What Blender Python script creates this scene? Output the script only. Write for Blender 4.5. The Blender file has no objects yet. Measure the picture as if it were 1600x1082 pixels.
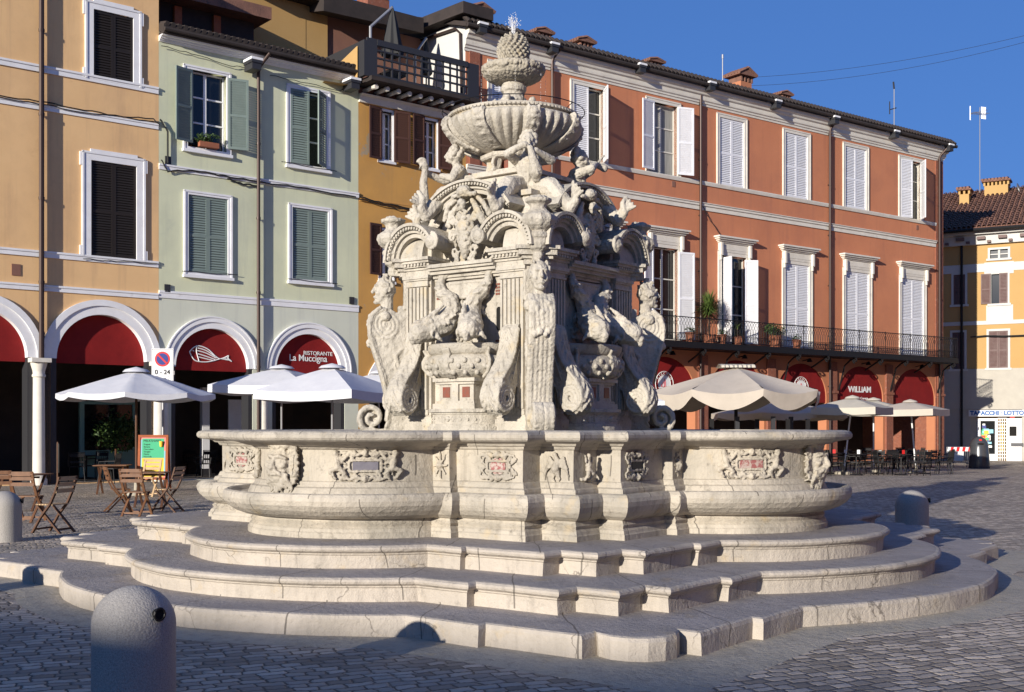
import bpy, bmesh, math, random
from math import sin, cos, pi, radians as R, sqrt, atan2, hypot
from mathutils import Vector as V, Matrix, noise
random.seed(7)
S = bpy.context.scene
COL = S.collection
# ---------------------------------------------------------------- camera, sky, sun, exposure
cd = bpy.data.cameras.new("camera"); cam = bpy.data.objects.new("camera", cd); COL.objects.link(cam)
cam.location = (0, 0, 1.65); cam.rotation_euler = (R(90), 0, 0)
FPX = 1834.0; HZ = 668.0
cd.sensor_width = 36; cd.lens = FPX/1600*36; cd.shift_y = (HZ-541)/1600; cd.clip_end = 3000; cd.clip_start = .1
S.camera = cam
SUN_EL = R(12.2); SUN_AZ = R(33.5)      # light travels 30 degrees right of the view direction
w = bpy.data.worlds.new("World"); S.world = w; w.use_nodes = True
nt = w.node_tree; bg = nt.nodes['Background']
sky = nt.nodes.new('ShaderNodeTexSky'); sky.sky_type = 'NISHITA'; sky.sun_disc = False
sky.sun_elevation = SUN_EL; sky.sun_rotation = SUN_AZ+pi; sky.air_density = 1.0; sky.dust_density = .35; sky.ozone_density = 3.2; sky.altitude = 100
tint = nt.nodes.new('ShaderNodeMix'); tint.data_type = 'RGBA'; tint.blend_type = 'MULTIPLY'; tint.inputs[0].default_value = 1; tint.inputs[7].default_value = (.52, 1.08, 2.40, 1)
gam = nt.nodes.new('ShaderNodeGamma'); gam.inputs[1].default_value = .40
nt.links.new(sky.outputs[0], gam.inputs[0]); nt.links.new(gam.outputs[0], tint.inputs[6]); nt.links.new(tint.outputs[2], bg.inputs[0]); bg.inputs[1].default_value = 0.098
sl = bpy.data.lights.new("sun", 'SUN'); sun = bpy.data.objects.new("sun", sl); COL.objects.link(sun)
sl.energy = 5.0; sl.angle = R(.53); sl.color = (1, .93, .82)
Ld = V((sin(SUN_AZ)*cos(SUN_EL), cos(SUN_AZ)*cos(SUN_EL), -sin(SUN_EL)))
sun.rotation_euler = Ld.to_track_quat('-Z', 'Y').to_euler(); sun.location = (-20, -30, 30)
S.view_settings.view_transform = 'Standard'; S.view_settings.look = 'None'
S.view_settings.exposure = 0.42; S.view_settings.gamma = 1
S.render.engine = 'CYCLES'
S.render.resolution_x = 1024; S.render.resolution_y = 692

# ---------------------------------------------------------------- materials
def nodes_of(m):
    m.use_nodes = True; t = m.node_tree
    return t, t.nodes, t.links, t.nodes['Principled BSDF']
def mat(name, c, c2=None, scale=1.2, rough=.8, bump=.0, bscale=40, metal=0, detail=6, lo=.35, hi=.7, c3=None, s3=6, lo3=.55, hi3=.7, bump2=0, bscale2=5, stretch=None, alpha=None, spec=.3, streak=None, sk=.62):
    m = bpy.data.materials.new(name); t, N, L, p = nodes_of(m)
    p.inputs['Roughness'].default_value = rough; p.inputs['Metallic'].default_value = metal
    p.inputs['Specular IOR Level'].default_value = spec
    co = N.new('ShaderNodeTexCoord'); src = co.outputs['Object']
    if stretch:
        mp = N.new('ShaderNodeMapping'); mp.inputs['Scale'].default_value = stretch; L.new(src, mp.inputs[0]); vs = mp.outputs[0]
    else: vs = src
    if c2:
        n = N.new('ShaderNodeTexNoise'); n.inputs['Scale'].default_value = scale; n.inputs['Detail'].default_value = detail; n.inputs['Roughness'].default_value = .65
        L.new(vs, n.inputs['Vector'])
        r = N.new('ShaderNodeValToRGB'); r.color_ramp.elements[0].position = lo; r.color_ramp.elements[1].position = hi
        r.color_ramp.elements[0].color = (*c, 1); r.color_ramp.elements[1].color = (*c2, 1)
        L.new(n.outputs[0], r.inputs[0]); out = r.outputs[0]
        if c3:
            n3 = N.new('ShaderNodeTexNoise'); n3.inputs['Scale'].default_value = s3; n3.inputs['Detail'].default_value = 8; n3.inputs['Roughness'].default_value = .7
            L.new(src, n3.inputs['Vector'])
            r3 = N.new('ShaderNodeValToRGB'); r3.color_ramp.elements[0].position = lo3; r3.color_ramp.elements[1].position = hi3
            r3.color_ramp.elements[0].color = (0, 0, 0, 1); r3.color_ramp.elements[1].color = (1, 1, 1, 1)
            L.new(n3.outputs[0], r3.inputs[0])
            mx = N.new('ShaderNodeMix'); mx.data_type = 'RGBA'; L.new(r3.outputs[0], mx.inputs[0]); L.new(out, mx.inputs[6]); mx.inputs[7].default_value = (*c3, 1); out = mx.outputs[2]
        if streak:
            for (sx_, sz_, lo_, hi_, k_) in ((2.4, .16, .52, .78, sk), (.35, .30, .48, .75, sk*.8)):
                m4 = N.new('ShaderNodeMapping'); m4.inputs['Scale'].default_value = (sx_, sx_, sz_); L.new(src, m4.inputs[0])
                n4 = N.new('ShaderNodeTexNoise'); n4.inputs['Scale'].default_value = 1; n4.inputs['Detail'].default_value = 8; n4.inputs['Roughness'].default_value = .65; L.new(m4.outputs[0], n4.inputs['Vector'])
                r4 = N.new('ShaderNodeValToRGB'); r4.color_ramp.elements[0].position = lo_; r4.color_ramp.elements[1].position = hi_; r4.color_ramp.elements[0].color = (0,0,0,1); r4.color_ramp.elements[1].color = (k_,k_,k_,1); L.new(n4.outputs[0], r4.inputs[0])
                x4 = N.new('ShaderNodeMix'); x4.data_type = 'RGBA'; L.new(r4.outputs[0], x4.inputs[0]); L.new(out, x4.inputs[6]); x4.inputs[7].default_value = (*streak, 1); out = x4.outputs[2]
        L.new(out, p.inputs['Base Color'])
    else: p.inputs['Base Color'].default_value = (*c, 1)
    if bump:
        b = N.new('ShaderNodeTexNoise'); b.inputs['Scale'].default_value = bscale; b.inputs['Detail'].default_value = 5; L.new(src, b.inputs['Vector'])
        bp = N.new('ShaderNodeBump'); bp.inputs['Strength'].default_value = bump; bp.inputs['Distance'].default_value = .02
        L.new(b.outputs[0], bp.inputs['Height']); last = bp
        if bump2:
            b2 = N.new('ShaderNodeTexNoise'); b2.inputs['Scale'].default_value = bscale2; b2.inputs['Detail'].default_value = 3; L.new(src, b2.inputs['Vector'])
            bq = N.new('ShaderNodeBump'); bq.inputs['Strength'].default_value = bump2; bq.inputs['Distance'].default_value = .06
            L.new(b2.outputs[0], bq.inputs['Height']); L.new(last.outputs[0], bq.inputs['Normal']); last = bq
        L.new(last.outputs[0], p.inputs['Normal'])
    return m
MT = {}
def defm(k, *a, **kw): MT[k] = mat(k, *a, **kw)
def stone_mat(name, a, b, dark, crack=.5, orn=0, joints=0):
    """weathered Istrian limestone: slow tone changes, dark crust specks, hairline cracks"""
    m = bpy.data.materials.new(name); t, N, L, p = nodes_of(m); p.inputs['Roughness'].default_value = .72; p.inputs['Specular IOR Level'].default_value = .3
    co = N.new('ShaderNodeTexCoord').outputs['Object']
    def noi(s, d=6, r=.6):
        n = N.new('ShaderNodeTexNoise'); n.inputs['Scale'].default_value = s; n.inputs['Detail'].default_value = d; n.inputs['Roughness'].default_value = r; L.new(co, n.inputs['Vector']); return n.outputs[0]
    def ramp(i, lo, hi, c0=(0, 0, 0, 1), c1=(1, 1, 1, 1)):
        r = N.new('ShaderNodeValToRGB'); e = r.color_ramp.elements; e[0].position = lo; e[1].position = hi; e[0].color = c0; e[1].color = c1; L.new(i, r.inputs[0]); return r.outputs[0]
    def mix(f, x, y, c=None):
        k = N.new('ShaderNodeMix'); k.data_type = 'RGBA'; L.new(f, k.inputs[0]); L.new(x, k.inputs[6])
        if c: k.inputs[7].default_value = (*c, 1)
        else: L.new(y, k.inputs[7])
        return k.outputs[2]
    base = ramp(noi(1.7), .35, .68, (*a, 1), (*b, 1))
    out = mix(ramp(noi(9, 9, .75), .56, .74), base, None, dark)
    mp4 = N.new('ShaderNodeMapping'); mp4.inputs['Scale'].default_value = (7, 7, .9); L.new(co, mp4.inputs[0]); n4 = N.new('ShaderNodeTexNoise'); n4.inputs['Scale'].default_value = 1; n4.inputs['Detail'].default_value = 9; n4.inputs['Roughness'].default_value = .7; L.new(mp4.outputs[0], n4.inputs['Vector'])
    out = mix(ramp(n4.outputs[0], .50, .76, (0,0,0,1), (.6,.6,.6,1)), out, None, dark)
    if orn:
        out = mix(ramp(noi(13, 7, .8), .60, .68, (0,0,0,1), (.75,.75,.75,1)), out, None, (.11, .095, .08))
        out = mix(ramp(noi(30, 4, .7), .63, .70, (0,0,0,1), (.6,.6,.6,1)), out, None, (.10, .09, .075))
    # yellowish lichen / ochre tint
    out = mix(ramp(noi(3.3, 5, .6), .60, .80), out, None, (a[0]*.95, a[1]*.84, a[2]*.62))
    # hairline cracks
    wv = N.new('ShaderNodeTexVoronoi'); wv.feature = 'DISTANCE_TO_EDGE'; wv.inputs['Scale'].default_value = .9
    ad = N.new('ShaderNodeVectorMath'); ad.operation = 'MULTIPLY_ADD'; nn = N.new('ShaderNodeTexNoise'); nn.inputs['Scale'].default_value = 3; nn.inputs['Detail'].default_value = 6; L.new(co, nn.inputs['Vector'])
    L.new(nn.outputs[1], ad.inputs[0]); ad.inputs[1].default_value = (.9, .9, .9); L.new(co, ad.inputs[2]); L.new(ad.outputs[0], wv.inputs['Vector'])
    ck = ramp(wv.outputs['Distance'], .003, .011, (1, 1, 1, 1), (0, 0, 0, 1))
    gate = ramp(noi(1.1, 3), .46, .56)
    mm = N.new('ShaderNodeMath'); mm.operation = 'MULTIPLY'; L.new(ck, mm.inputs[0]); L.new(gate, mm.inputs[1])
    m2 = N.new('ShaderNodeMath'); m2.operation = 'MULTIPLY'; L.new(mm.outputs[0], m2.inputs[0]); m2.inputs[1].default_value = crack
    out = mix(m2.outputs[0], out, None, (.10, .085, .07))
    if joints:                                # masonry joints between the curved blocks
        def M_(op, x, y=None):
            k = N.new('ShaderNodeMath'); k.operation = op
            for i_, v_ in enumerate((x, y)):
                if v_ is None: continue
                if isinstance(v_, (int, float)): k.inputs[i_].default_value = v_
                else: L.new(v_, k.inputs[i_])
            return k.outputs[0]
        sp_ = N.new('ShaderNodeSeparateXYZ'); L.new(co, sp_.inputs[0]); q_ = joints/(2*pi)
        ph = M_('ADD', M_('MULTIPLY', M_('ARCTAN2', sp_.outputs[1], sp_.outputs[0]), q_), M_('MULTIPLY', M_('FLOOR', M_('MULTIPLY', sp_.outputs[2], 5.05)), .37))
        ph = M_('ADD', ph, M_('MULTIPLY', noi(.9, 2), .25))
        ln = M_('MULTIPLY', M_('LESS_THAN', M_('FRACT', ph), q_*.0026), .75)
        out = mix(ln, out, None, (.09, .078, .065))
    L.new(out, p.inputs['Base Color'])
    prev = None
    for s, d, st in (((80, .006, .6), (22, .02, .6), (6, .03, .35)) if not orn else ((70, .008, .7), (28, .022, .7), (9, .03, .4))):
        b_ = N.new('ShaderNodeBump'); b_.inputs['Distance'].default_value = d; b_.inputs['Strength'].default_value = st; L.new(noi(s, 5), b_.inputs['Height'])
        if prev: L.new(prev.outputs[0], b_.inputs['Normal'])
        prev = b_
    L.new(prev.outputs[0], p.inputs['Normal'])
    MT[name] = m
stone_mat('stone', (.50, .445, .365), (.33, .30, .25), (.15, .13, .105), .4, 0, 22)
stone_mat('stone_carved', (.55, .50, .42), (.40, .365, .305), (.15, .13, .105), .25, 1)
stone_mat('stone_step', (.47, .415, .35), (.36, .32, .27), (.26, .23, .195), .7, 0, 30)
stone_mat('stone_tread', (.34, .305, .285), (.26, .235, .22), (.16, .145, .135), .5, 0, 30)
stone_mat('stone_dark', (.42, .37, .29), (.33, .30, .24), (.16, .14, .11), .3)
stone_mat('stone_white', (.66, .62, .55), (.52, .48, .42), (.30, .27, .22), .3)
defm('plaster_orange', (.78, .505, .25), (.72, .455, .22), scale=.7, bump=.08, bscale=60, c3=(.55, .33, .17), s3=1.3, lo3=.58, hi3=.85, streak=(.44, .27, .16))
defm('plaster_green', (.65, .665, .46), (.60, .615, .42), scale=.6, bump=.08, bscale=60, c3=(.42, .45, .36), s3=1.1, lo3=.6, hi3=.9, streak=(.40, .42, .34))
defm('plaster_green_low', (.64, .655, .54), (.59, .605, .49), scale=.6, bump=.08, bscale=60, c3=(.42, .44, .38), s3=1.1, lo3=.6, hi3=.9, streak=(.40, .41, .38))
defm('plaster_ochre', (.58, .31, .085), (.50, .27, .08), scale=.8, bump=.15, bscale=40, c3=(.36, .30, .22), s3=.75, lo3=.585, hi3=.61, streak=(.38, .22, .09))
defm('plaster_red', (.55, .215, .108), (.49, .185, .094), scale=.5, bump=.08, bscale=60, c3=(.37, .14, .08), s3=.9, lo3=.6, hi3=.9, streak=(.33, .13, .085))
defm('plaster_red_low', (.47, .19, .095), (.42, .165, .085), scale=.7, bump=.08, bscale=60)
defm('plaster_yellow', (.47, .295, .115), (.43, .265, .10), scale=.5, bump=.08, bscale=60)
defm('plaster_mauve', (.24, .12, .085), (.20, .10, .075), scale=1, bump=.1)
defm('shop_cream', (.45, .42, .36), (.40, .37, .32), scale=2, bump=.05)
defm('plaster_white', (.58, .57, .54), (.52, .51, .48), scale=1, bump=.05)
defm('trim', (.80, .80, .81), (.72, .71, .71), scale=2, bump=.05, c3=(.42, .40, .37), s3=2.2, lo3=.62, hi3=.85)
defm('trim_cream', (.70, .66, .58), (.60, .56, .49), scale=2, bump=.06, c3=(.36, .33, .29), s3=3, lo3=.6, hi3=.85)
defm('shutter_black', (.022, .017, .014), rough=.5)
defm('shutter_brown', (.075, .035, .025), rough=.6)
defm('shutter_green', (.20, .25, .225), (.17, .215, .195), scale=3, rough=.6)
defm('shutter_white', (.78, .78, .80), (.70, .70, .72), scale=3, rough=.6)
defm('shutter_plum', (.13, .075, .07), (.17, .12, .11), scale=2, rough=.6)
defm('glass', (.012, .013, .015), rough=.08, spec=.6)
defm('curtain', (.35, .34, .31), (.22, .22, .20), scale=9, stretch=(1, 1, .05))
defm('dark', (.012, .011, .010), rough=.9)
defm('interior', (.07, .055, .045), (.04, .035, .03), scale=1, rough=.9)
defm('pipe', (.055, .035, .03), rough=.45, metal=.3)
defm('iron', (.018, .017, .018), rough=.5, metal=.4)
defm('iron_grey', (.05, .05, .055), rough=.5, metal=.4)
defm('galv', (.34, .34, .35), rough=.45, metal=.6)
defm('wire', (.02, .02, .02), rough=.7)
defm('red_cloth', (.22, .009, .009), (.17, .006, .007), scale=2, rough=.85, bump=.5, bscale=3)
defm('white_ink', (.8, .8, .78), rough=.7)
defm('cloth_white', (.64, .64, .66), (.57, .57, .60), scale=2.5, rough=.9, bump=.3, bscale=6)
defm('cloth_taupe', (.50, .44, .37), (.44, .39, .33), scale=2, rough=.95, bump=.3, bscale=6)
defm('cloth_cream', (.50, .46, .38), (.43, .40, .34), scale=2, rough=.95, bump=.3, bscale=6)
defm('cloth_dark', (.045, .045, .045), rough=.95)
defm('wood', (.20, .095, .045), (.12, .055, .028), scale=6, rough=.55, stretch=(1, 1, .2))
defm('wood_pale', (.52, .36, .20), (.42, .27, .14), scale=6, rough=.6)
defm('wood_dark', (.10, .045, .022), (.07, .03, .016), scale=6, rough=.6)
defm('roof_tile', (.26, .13, .09), (.15, .08, .06), scale=2.5, rough=.9, bump=.5, bscale=20, c3=(.06, .045, .04), s3=3)
defm('roof_dark', (.05, .038, .034), (.03, .025, .023), scale=2, rough=.9)  # near-black roof tone; on the tiled eaves it stands in for shade
defm('brick', (.27, .10, .06), (.20, .075, .05), scale=6, rough=.9, bump=.4, bscale=30, c3=(.33, .20, .15), s3=9)
defm('red_marble', (.24, .06, .035), (.16, .09, .07), scale=20, rough=.5)
defm('grey_slate', (.13, .12, .15), (.20, .19, .21), scale=6, rough=.5)
defm('pink_marble', (.28, .10, .095), (.42, .34, .30), scale=25, rough=.5, lo=.45, hi=.55)
defm('black_stone', (.04, .045, .045), (.07, .075, .07), scale=8, rough=.6)
defm('leaf', (.055, .10, .025), (.03, .06, .015), scale=8, rough=.6)
defm('leaf_yellow', (.10, .14, .03), (.05, .09, .02), scale=8, rough=.6)
defm('terracotta', (.35, .13, .07), (.28, .10, .055), scale=5)
defm('mint', (.30, .52, .44), rough=.6)
defm('sign_white', (.72, .72, .72), rough=.5)
defm('sign_red', (.55, .02, .02), rough=.5)
defm('sign_blue', (.015, .03, .20), rough=.5)
defm('sign_black', (.02, .02, .02), rough=.5)
defm('blue_ink', (.02, .10, .30), rough=.5)
defm('board_green', (.06, .42, .22), rough=.6)
defm('board_yellow', (.80, .55, .05), rough=.6)
defm('board_cyan', (.25, .50, .60), rough=.6)
defm('board_pink', (.75, .25, .25), rough=.6)
defm('board_wood', (.38, .10, .03), (.28, .07, .02), scale=5, rough=.5)
defm('bin', (.05, .052, .058), rough=.25, spec=.6)
defm('water', (.10, .11, .09), rough=.03, spec=.6)
def cobble_mat():
    m = bpy.data.materials.new('cobbles'); t, N, L, p = nodes_of(m); p.inputs['Roughness'].default_value = .72; p.inputs['Specular IOR Level'].default_value = .35
    co = N.new('ShaderNodeTexCoord').outputs['Object']
    mp = N.new('ShaderNodeMapping'); mp.inputs['Rotation'].default_value = (0, 0, R(-24)); L.new(co, mp.inputs[0])
    nn = N.new('ShaderNodeTexNoise'); nn.inputs['Scale'].default_value = 2.2; nn.inputs['Detail'].default_value = 4; L.new(mp.outputs[0], nn.inputs['Vector'])
    ad = N.new('ShaderNodeVectorMath'); ad.operation = 'MULTIPLY_ADD'; L.new(nn.outputs[1], ad.inputs[0]); ad.inputs[1].default_value = (.15, .15, 0); L.new(mp.outputs[0], ad.inputs[2])
    n2 = N.new('ShaderNodeTexNoise'); n2.inputs['Scale'].default_value = 22; n2.inputs['Detail'].default_value = 3; L.new(mp.outputs[0], n2.inputs['Vector'])
    a2 = N.new('ShaderNodeVectorMath'); a2.operation = 'MULTIPLY_ADD'; L.new(n2.outputs[1], a2.inputs[0]); a2.inputs[1].default_value = (.045, .045, 0); L.new(ad.outputs[0], a2.inputs[2])
    def brick(mort, smooth):
        b = N.new('ShaderNodeTexBrick'); b.inputs['Scale'].default_value = 1; b.inputs['Brick Width'].default_value = .175; b.inputs['Row Height'].default_value = .108
        b.inputs['Mortar Size'].default_value = mort; b.inputs['Mortar Smooth'].default_value = smooth; b.inputs['Bias'].default_value = 0
        b.inputs['Color1'].default_value = (0, 0, 0, 1); b.inputs['Color2'].default_value = (1, 1, 1, 1); b.inputs['Mortar'].default_value = (.5, .5, .5, 1)
        b.offset_frequency = 2; b.squash_frequency = 3; b.squash = .8
        L.new(a2.outputs[0], b.inputs['Vector']); return b
    b = brick(.009, .3)
    r = N.new('ShaderNodeValToRGB'); e = r.color_ramp.elements; e[0].color = (.24, .20, .155, 1); e[1].color = (.60, .51, .405, 1); e[0].position = .0; e[1].position = 1
    k = e.new(.5); k.color = (.41, .35, .285, 1)
    L.new(b.outputs['Color'], r.inputs[0])
    big = N.new('ShaderNodeTexNoise'); big.inputs['Scale'].default_value = .35; big.inputs['Detail'].default_value = 5; L.new(co, big.inputs['Vector'])
    br = N.new('ShaderNodeValToRGB'); br.color_ramp.elements[0].position = .35; br.color_ramp.elements[1].position = .7; br.color_ramp.elements[0].color = (.78, .78, .78, 1); br.color_ramp.elements[1].color = (1.2, 1.17, 1.12, 1)
    L.new(big.outputs[0], br.inputs[0])
    mu = N.new('ShaderNodeMix'); mu.data_type = 'RGBA'; mu.blend_type = 'MULTIPLY'; mu.inputs[0].default_value = 1; L.new(r.outputs[0], mu.inputs[6]); L.new(br.outputs[0], mu.inputs[7])
    mo = N.new('ShaderNodeMix'); mo.data_type = 'RGBA'; L.new(b.outputs['Fac'], mo.inputs[0]); L.new(mu.outputs[2], mo.inputs[6]); mo.inputs[7].default_value = (.10, .085, .068, 1)
    sd_ = N.new('ShaderNodeTexNoise'); sd_.inputs['Scale'].default_value = 1.6; sd_.inputs['Detail'].default_value = 9; sd_.inputs['Roughness'].default_value = .75; L.new(co, sd_.inputs['Vector'])
    sr_ = N.new('ShaderNodeValToRGB'); sr_.color_ramp.elements[0].position = .53; sr_.color_ramp.elements[1].position = .66; sr_.color_ramp.elements[1].color = (.75,.75,.75,1); L.new(sd_.outputs[0], sr_.inputs[0])
    so_ = N.new('ShaderNodeMix'); so_.data_type = 'RGBA'; L.new(sr_.outputs[0], so_.inputs[0]); L.new(mo.outputs[2], so_.inputs[6]); so_.inputs[7].default_value = (.27, .235, .19, 1)
    L.new(so_.outputs[2], p.inputs['Base Color'])
    inv = N.new('ShaderNodeMath'); inv.operation = 'SUBTRACT'; inv.inputs[0].default_value = 1
    bb = brick(.022, 1.0); L.new(bb.outputs['Fac'], inv.inputs[1])
    hz = N.new('ShaderNodeTexNoise'); hz.inputs['Scale'].default_value = 7; hz.inputs['Detail'].default_value = 5; L.new(co, hz.inputs['Vector'])
    s = N.new('ShaderNodeMath'); s.operation = 'MULTIPLY_ADD'; L.new(hz.outputs[0], s.inputs[0]); s.inputs[1].default_value = 1.0; L.new(inv.outputs[0], s.inputs[2])
    s2 = N.new('ShaderNodeMath'); s2.operation = 'MULTIPLY_ADD'; L.new(bb.outputs['Color'], s2.inputs[0]); s2.inputs[1].default_value = .35; L.new(s.outputs[0], s2.inputs[2])
    bp = N.new('ShaderNodeBump'); bp.inputs['Strength'].default_value = .8; bp.inputs['Distance'].default_value = .016; L.new(s2.outputs[0], bp.inputs['Height'])
    hf = N.new('ShaderNodeTexNoise'); hf.inputs['Scale'].default_value = 90; hf.inputs['Detail'].default_value = 3; L.new(co, hf.inputs['Vector'])
    b3 = N.new('ShaderNodeBump'); b3.inputs['Strength'].default_value = .4; b3.inputs['Distance'].default_value = .004; L.new(hf.outputs[0], b3.inputs['Height']); L.new(bp.outputs[0], b3.inputs['Normal'])
    L.new(b3.outputs[0], p.inputs['Normal'])
    MT['cobbles'] = m
cobble_mat()
def granite_mat():
    m = bpy.data.materials.new('granite'); t, N, L, p = nodes_of(m); p.inputs['Roughness'].default_value = .7
    co = N.new('ShaderNodeTexCoord').outputs['Object']
    n = N.new('ShaderNodeTexNoise'); n.inputs['Scale'].default_value = 160; n.inputs['Detail'].default_value = 3; L.new(co, n.inputs['Vector'])
    r = N.new('ShaderNodeValToRGB'); e = r.color_ramp.elements; e[0].position = .35; e[1].position = .62; e[0].color = (.27, .25, .225, 1); e[1].color = (.42, .39, .35, 1); L.new(n.outputs[0], r.inputs[0])
    L.new(r.outputs[0], p.inputs['Base Color'])
    n2 = N.new('ShaderNodeTexNoise'); n2.inputs['Scale'].default_value = 75; n2.inputs['Detail'].default_value = 3; L.new(co, n2.inputs['Vector'])
    b = N.new('ShaderNodeBump'); b.inputs['Strength'].default_value = .9; b.inputs['Distance'].default_value = .006; L.new(n2.outputs[0], b.inputs['Height']); L.new(b.outputs[0], p.inputs['Normal'])
    MT['granite'] = m
granite_mat()

# ---------------------------------------------------------------- mesh building
class MB:
    def __init__(s): s.v = []; s.f = []
    def add(s, vs, fs):
        o = len(s.v); s.v += [tuple(v) for v in vs]; s.f += [tuple(i+o for i in f) for f in fs]; return s
    def box(s, x0, x1, y0, y1, z0, z1):
        return s.add([(x0,y0,z0),(x1,y0,z0),(x1,y1,z0),(x0,y1,z0),(x0,y0,z1),(x1,y0,z1),(x1,y1,z1),(x0,y1,z1)], [(0,3,2,1),(4,5,6,7),(0,1,5,4),(1,2,6,5),(2,3,7,6),(3,0,4,7)])
    def obox(s, M, a, b, c):      # oriented box half sizes
        q = [(x,y,z) for z in(-c,c) for (x,y) in((-a,-b),(a,-b),(a,b),(-a,b))]
        return s.add([M @ V(v) for v in q], [(0,3,2,1),(4,5,6,7),(0,1,5,4),(1,2,6,5),(2,3,7,6),(3,0,4,7)])
    def bar(s, a, b, w, h=None, up=(0,0,1)):
        a = V(a); b = V(b); d = (b-a); L_ = d.length; d.normalize(); h = h or w
        x = d.cross(V(up));
        if x.length < 1e-4: x = d.cross(V((1,0,0)))
        x.normalize(); y = x.cross(d)
        M = Matrix((x, d, y)).transposed().to_4x4(); M.translation = (a+b)/2
        return s.obox(M, w/2, L_/2, h/2)
    def tube(s, pts, r, n=6, cap=True):
        pts = [V(p) for p in pts]; rs = r if isinstance(r, (list, tuple)) else [r]*len(pts)
        vs = []; fs = []; px = None
        for i, p in enumerate(pts):
            d = (pts[min(i+1, len(pts)-1)]-pts[max(i-1, 0)]).normalized()
            x = (px - d*px.dot(d)) if px is not None else d.cross(V((0,0,1)) if abs(d.z) < .9 else V((1,0,0)))
            if x.length < 1e-5: x = d.cross(V((0,1,0)))
            x.normalize(); px = x; y = d.cross(x)
            for k in range(n):
                a = 2*pi*k/n; vs.append(p+(x*cos(a)+y*sin(a))*rs[i])
        for i in range(len(pts)-1):
            for k in range(n): fs.append((i*n+k, i*n+(k+1)%n, (i+1)*n+(k+1)%n, (i+1)*n+k))
        if cap: fs.append(tuple(reversed(range(n)))); fs.append(tuple((len(pts)-1)*n+k for k in range(n)))
        return s.add(vs, fs)
    def lathe(s, prof, n=24, c=(0,0), rf=None):  # prof (r,z)
        vs = []; fs = []
        for i, (r, z) in enumerate(prof):
            for k in range(n):
                a = 2*pi*k/n; rr = r*(rf(a, z) if rf else 1); vs.append((c[0]+rr*cos(a), c[1]+rr*sin(a), z))
        for i in range(len(prof)-1):
            for k in range(n): fs.append((i*n+k, i*n+(k+1)%n, (i+1)*n+(k+1)%n, (i+1)*n+k))
        fs.append(tuple(reversed(range(n)))); fs.append(tuple((len(prof)-1)*n+k for k in range(n)))
        return s.add(vs, fs)
    def prism(s, poly, y0, y1):     # poly in (x,z), extruded along y
        n = len(poly); vs = [(x, y0, z) for x, z in poly]+[(x, y1, z) for x, z in poly]
        return s.add(vs, [tuple(range(n)), tuple(reversed(range(n, 2*n)))]+[(i, i+n, (i+1)%n+n, (i+1)%n) for i in range(n)])
    def prismz(s, poly, z0, z1):
        n = len(poly); vs = [(x, y, z0) for x, y in poly]+[(x, y, z1) for x, y in poly]
        return s.add(vs, [tuple(reversed(range(n))), tuple(range(n, 2*n))]+[(i, (i+1)%n, (i+1)%n+n, i+n) for i in range(n)])
    def sph(s, c, r, nu=10, nv=6):
        rx, ry, rz = r if isinstance(r, (tuple, list)) else (r, r, r); vs = []; fs = []
        for j in range(nv+1):
            t = pi*j/nv
            for k in range(nu):
                a = 2*pi*k/nu; vs.append((c[0]+rx*sin(t)*cos(a), c[1]+ry*sin(t)*sin(a), c[2]+rz*cos(t)))
        for j in range(nv):
            for k in range(nu): fs.append((j*nu+k, (j+1)*nu+k, (j+1)*nu+(k+1)%nu, j*nu+(k+1)%nu))
        return s.add(vs, fs)
    def merge(s, o, M=None):
        return s.add([M @ V(v) for v in o.v] if M is not None else o.v, o.f)
    def mesh(s, name):
        me = bpy.data.meshes.new(name); me.from_pydata(s.v, [], s.f); me.validate(); me.update()
        bm = bmesh.new(); bm.from_mesh(me); bmesh.ops.recalc_face_normals(bm, faces=bm.faces); bm.to_mesh(me); bm.free(); return me
def link(name, me, m, parent=None, smooth=False, loc=None, rot=None, autos=None):
    o = bpy.data.objects.new(name, me); COL.objects.link(o)
    if m: me.materials.append(MT[m] if isinstance(m, str) else m)
    if parent: o.parent = parent
    if loc: o.location = loc
    if rot: o.rotation_euler = rot
    if smooth:
        me.shade_smooth()
        if autos is not None: me.set_sharp_from_angle(angle=R(autos))
    return o
def part(name, mb, m, parent=None, smooth=False, loc=None, rot=None, autos=35, label=None):
    o = link(name, mb.mesh(name), m, parent, smooth, loc, rot, autos)
    if label: o['label'] = label
    return o
def thing(name, label, cat, loc=(0,0,0), rz=0, group=None):
    o = bpy.data.objects.new(name, None); COL.objects.link(o); o.location = loc; o.rotation_euler = (0,0,rz)
    o.empty_display_size = .3
    o['label'] = label; o['category'] = cat
    if group: o['group'] = group
    return o
def tag(o, label, cat, group=None):
    o['label'] = label; o['category'] = cat
    if group: o['group'] = group
    return o
def struct(o, kind='structure'): o['kind'] = kind; return o
def copy_tree(o, parent=None, root=True):
    c = o.copy(); COL.objects.link(c)
    if parent: c.parent = parent
    for ch in list(o.children): copy_tree(ch, c, False)
    return c
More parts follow.
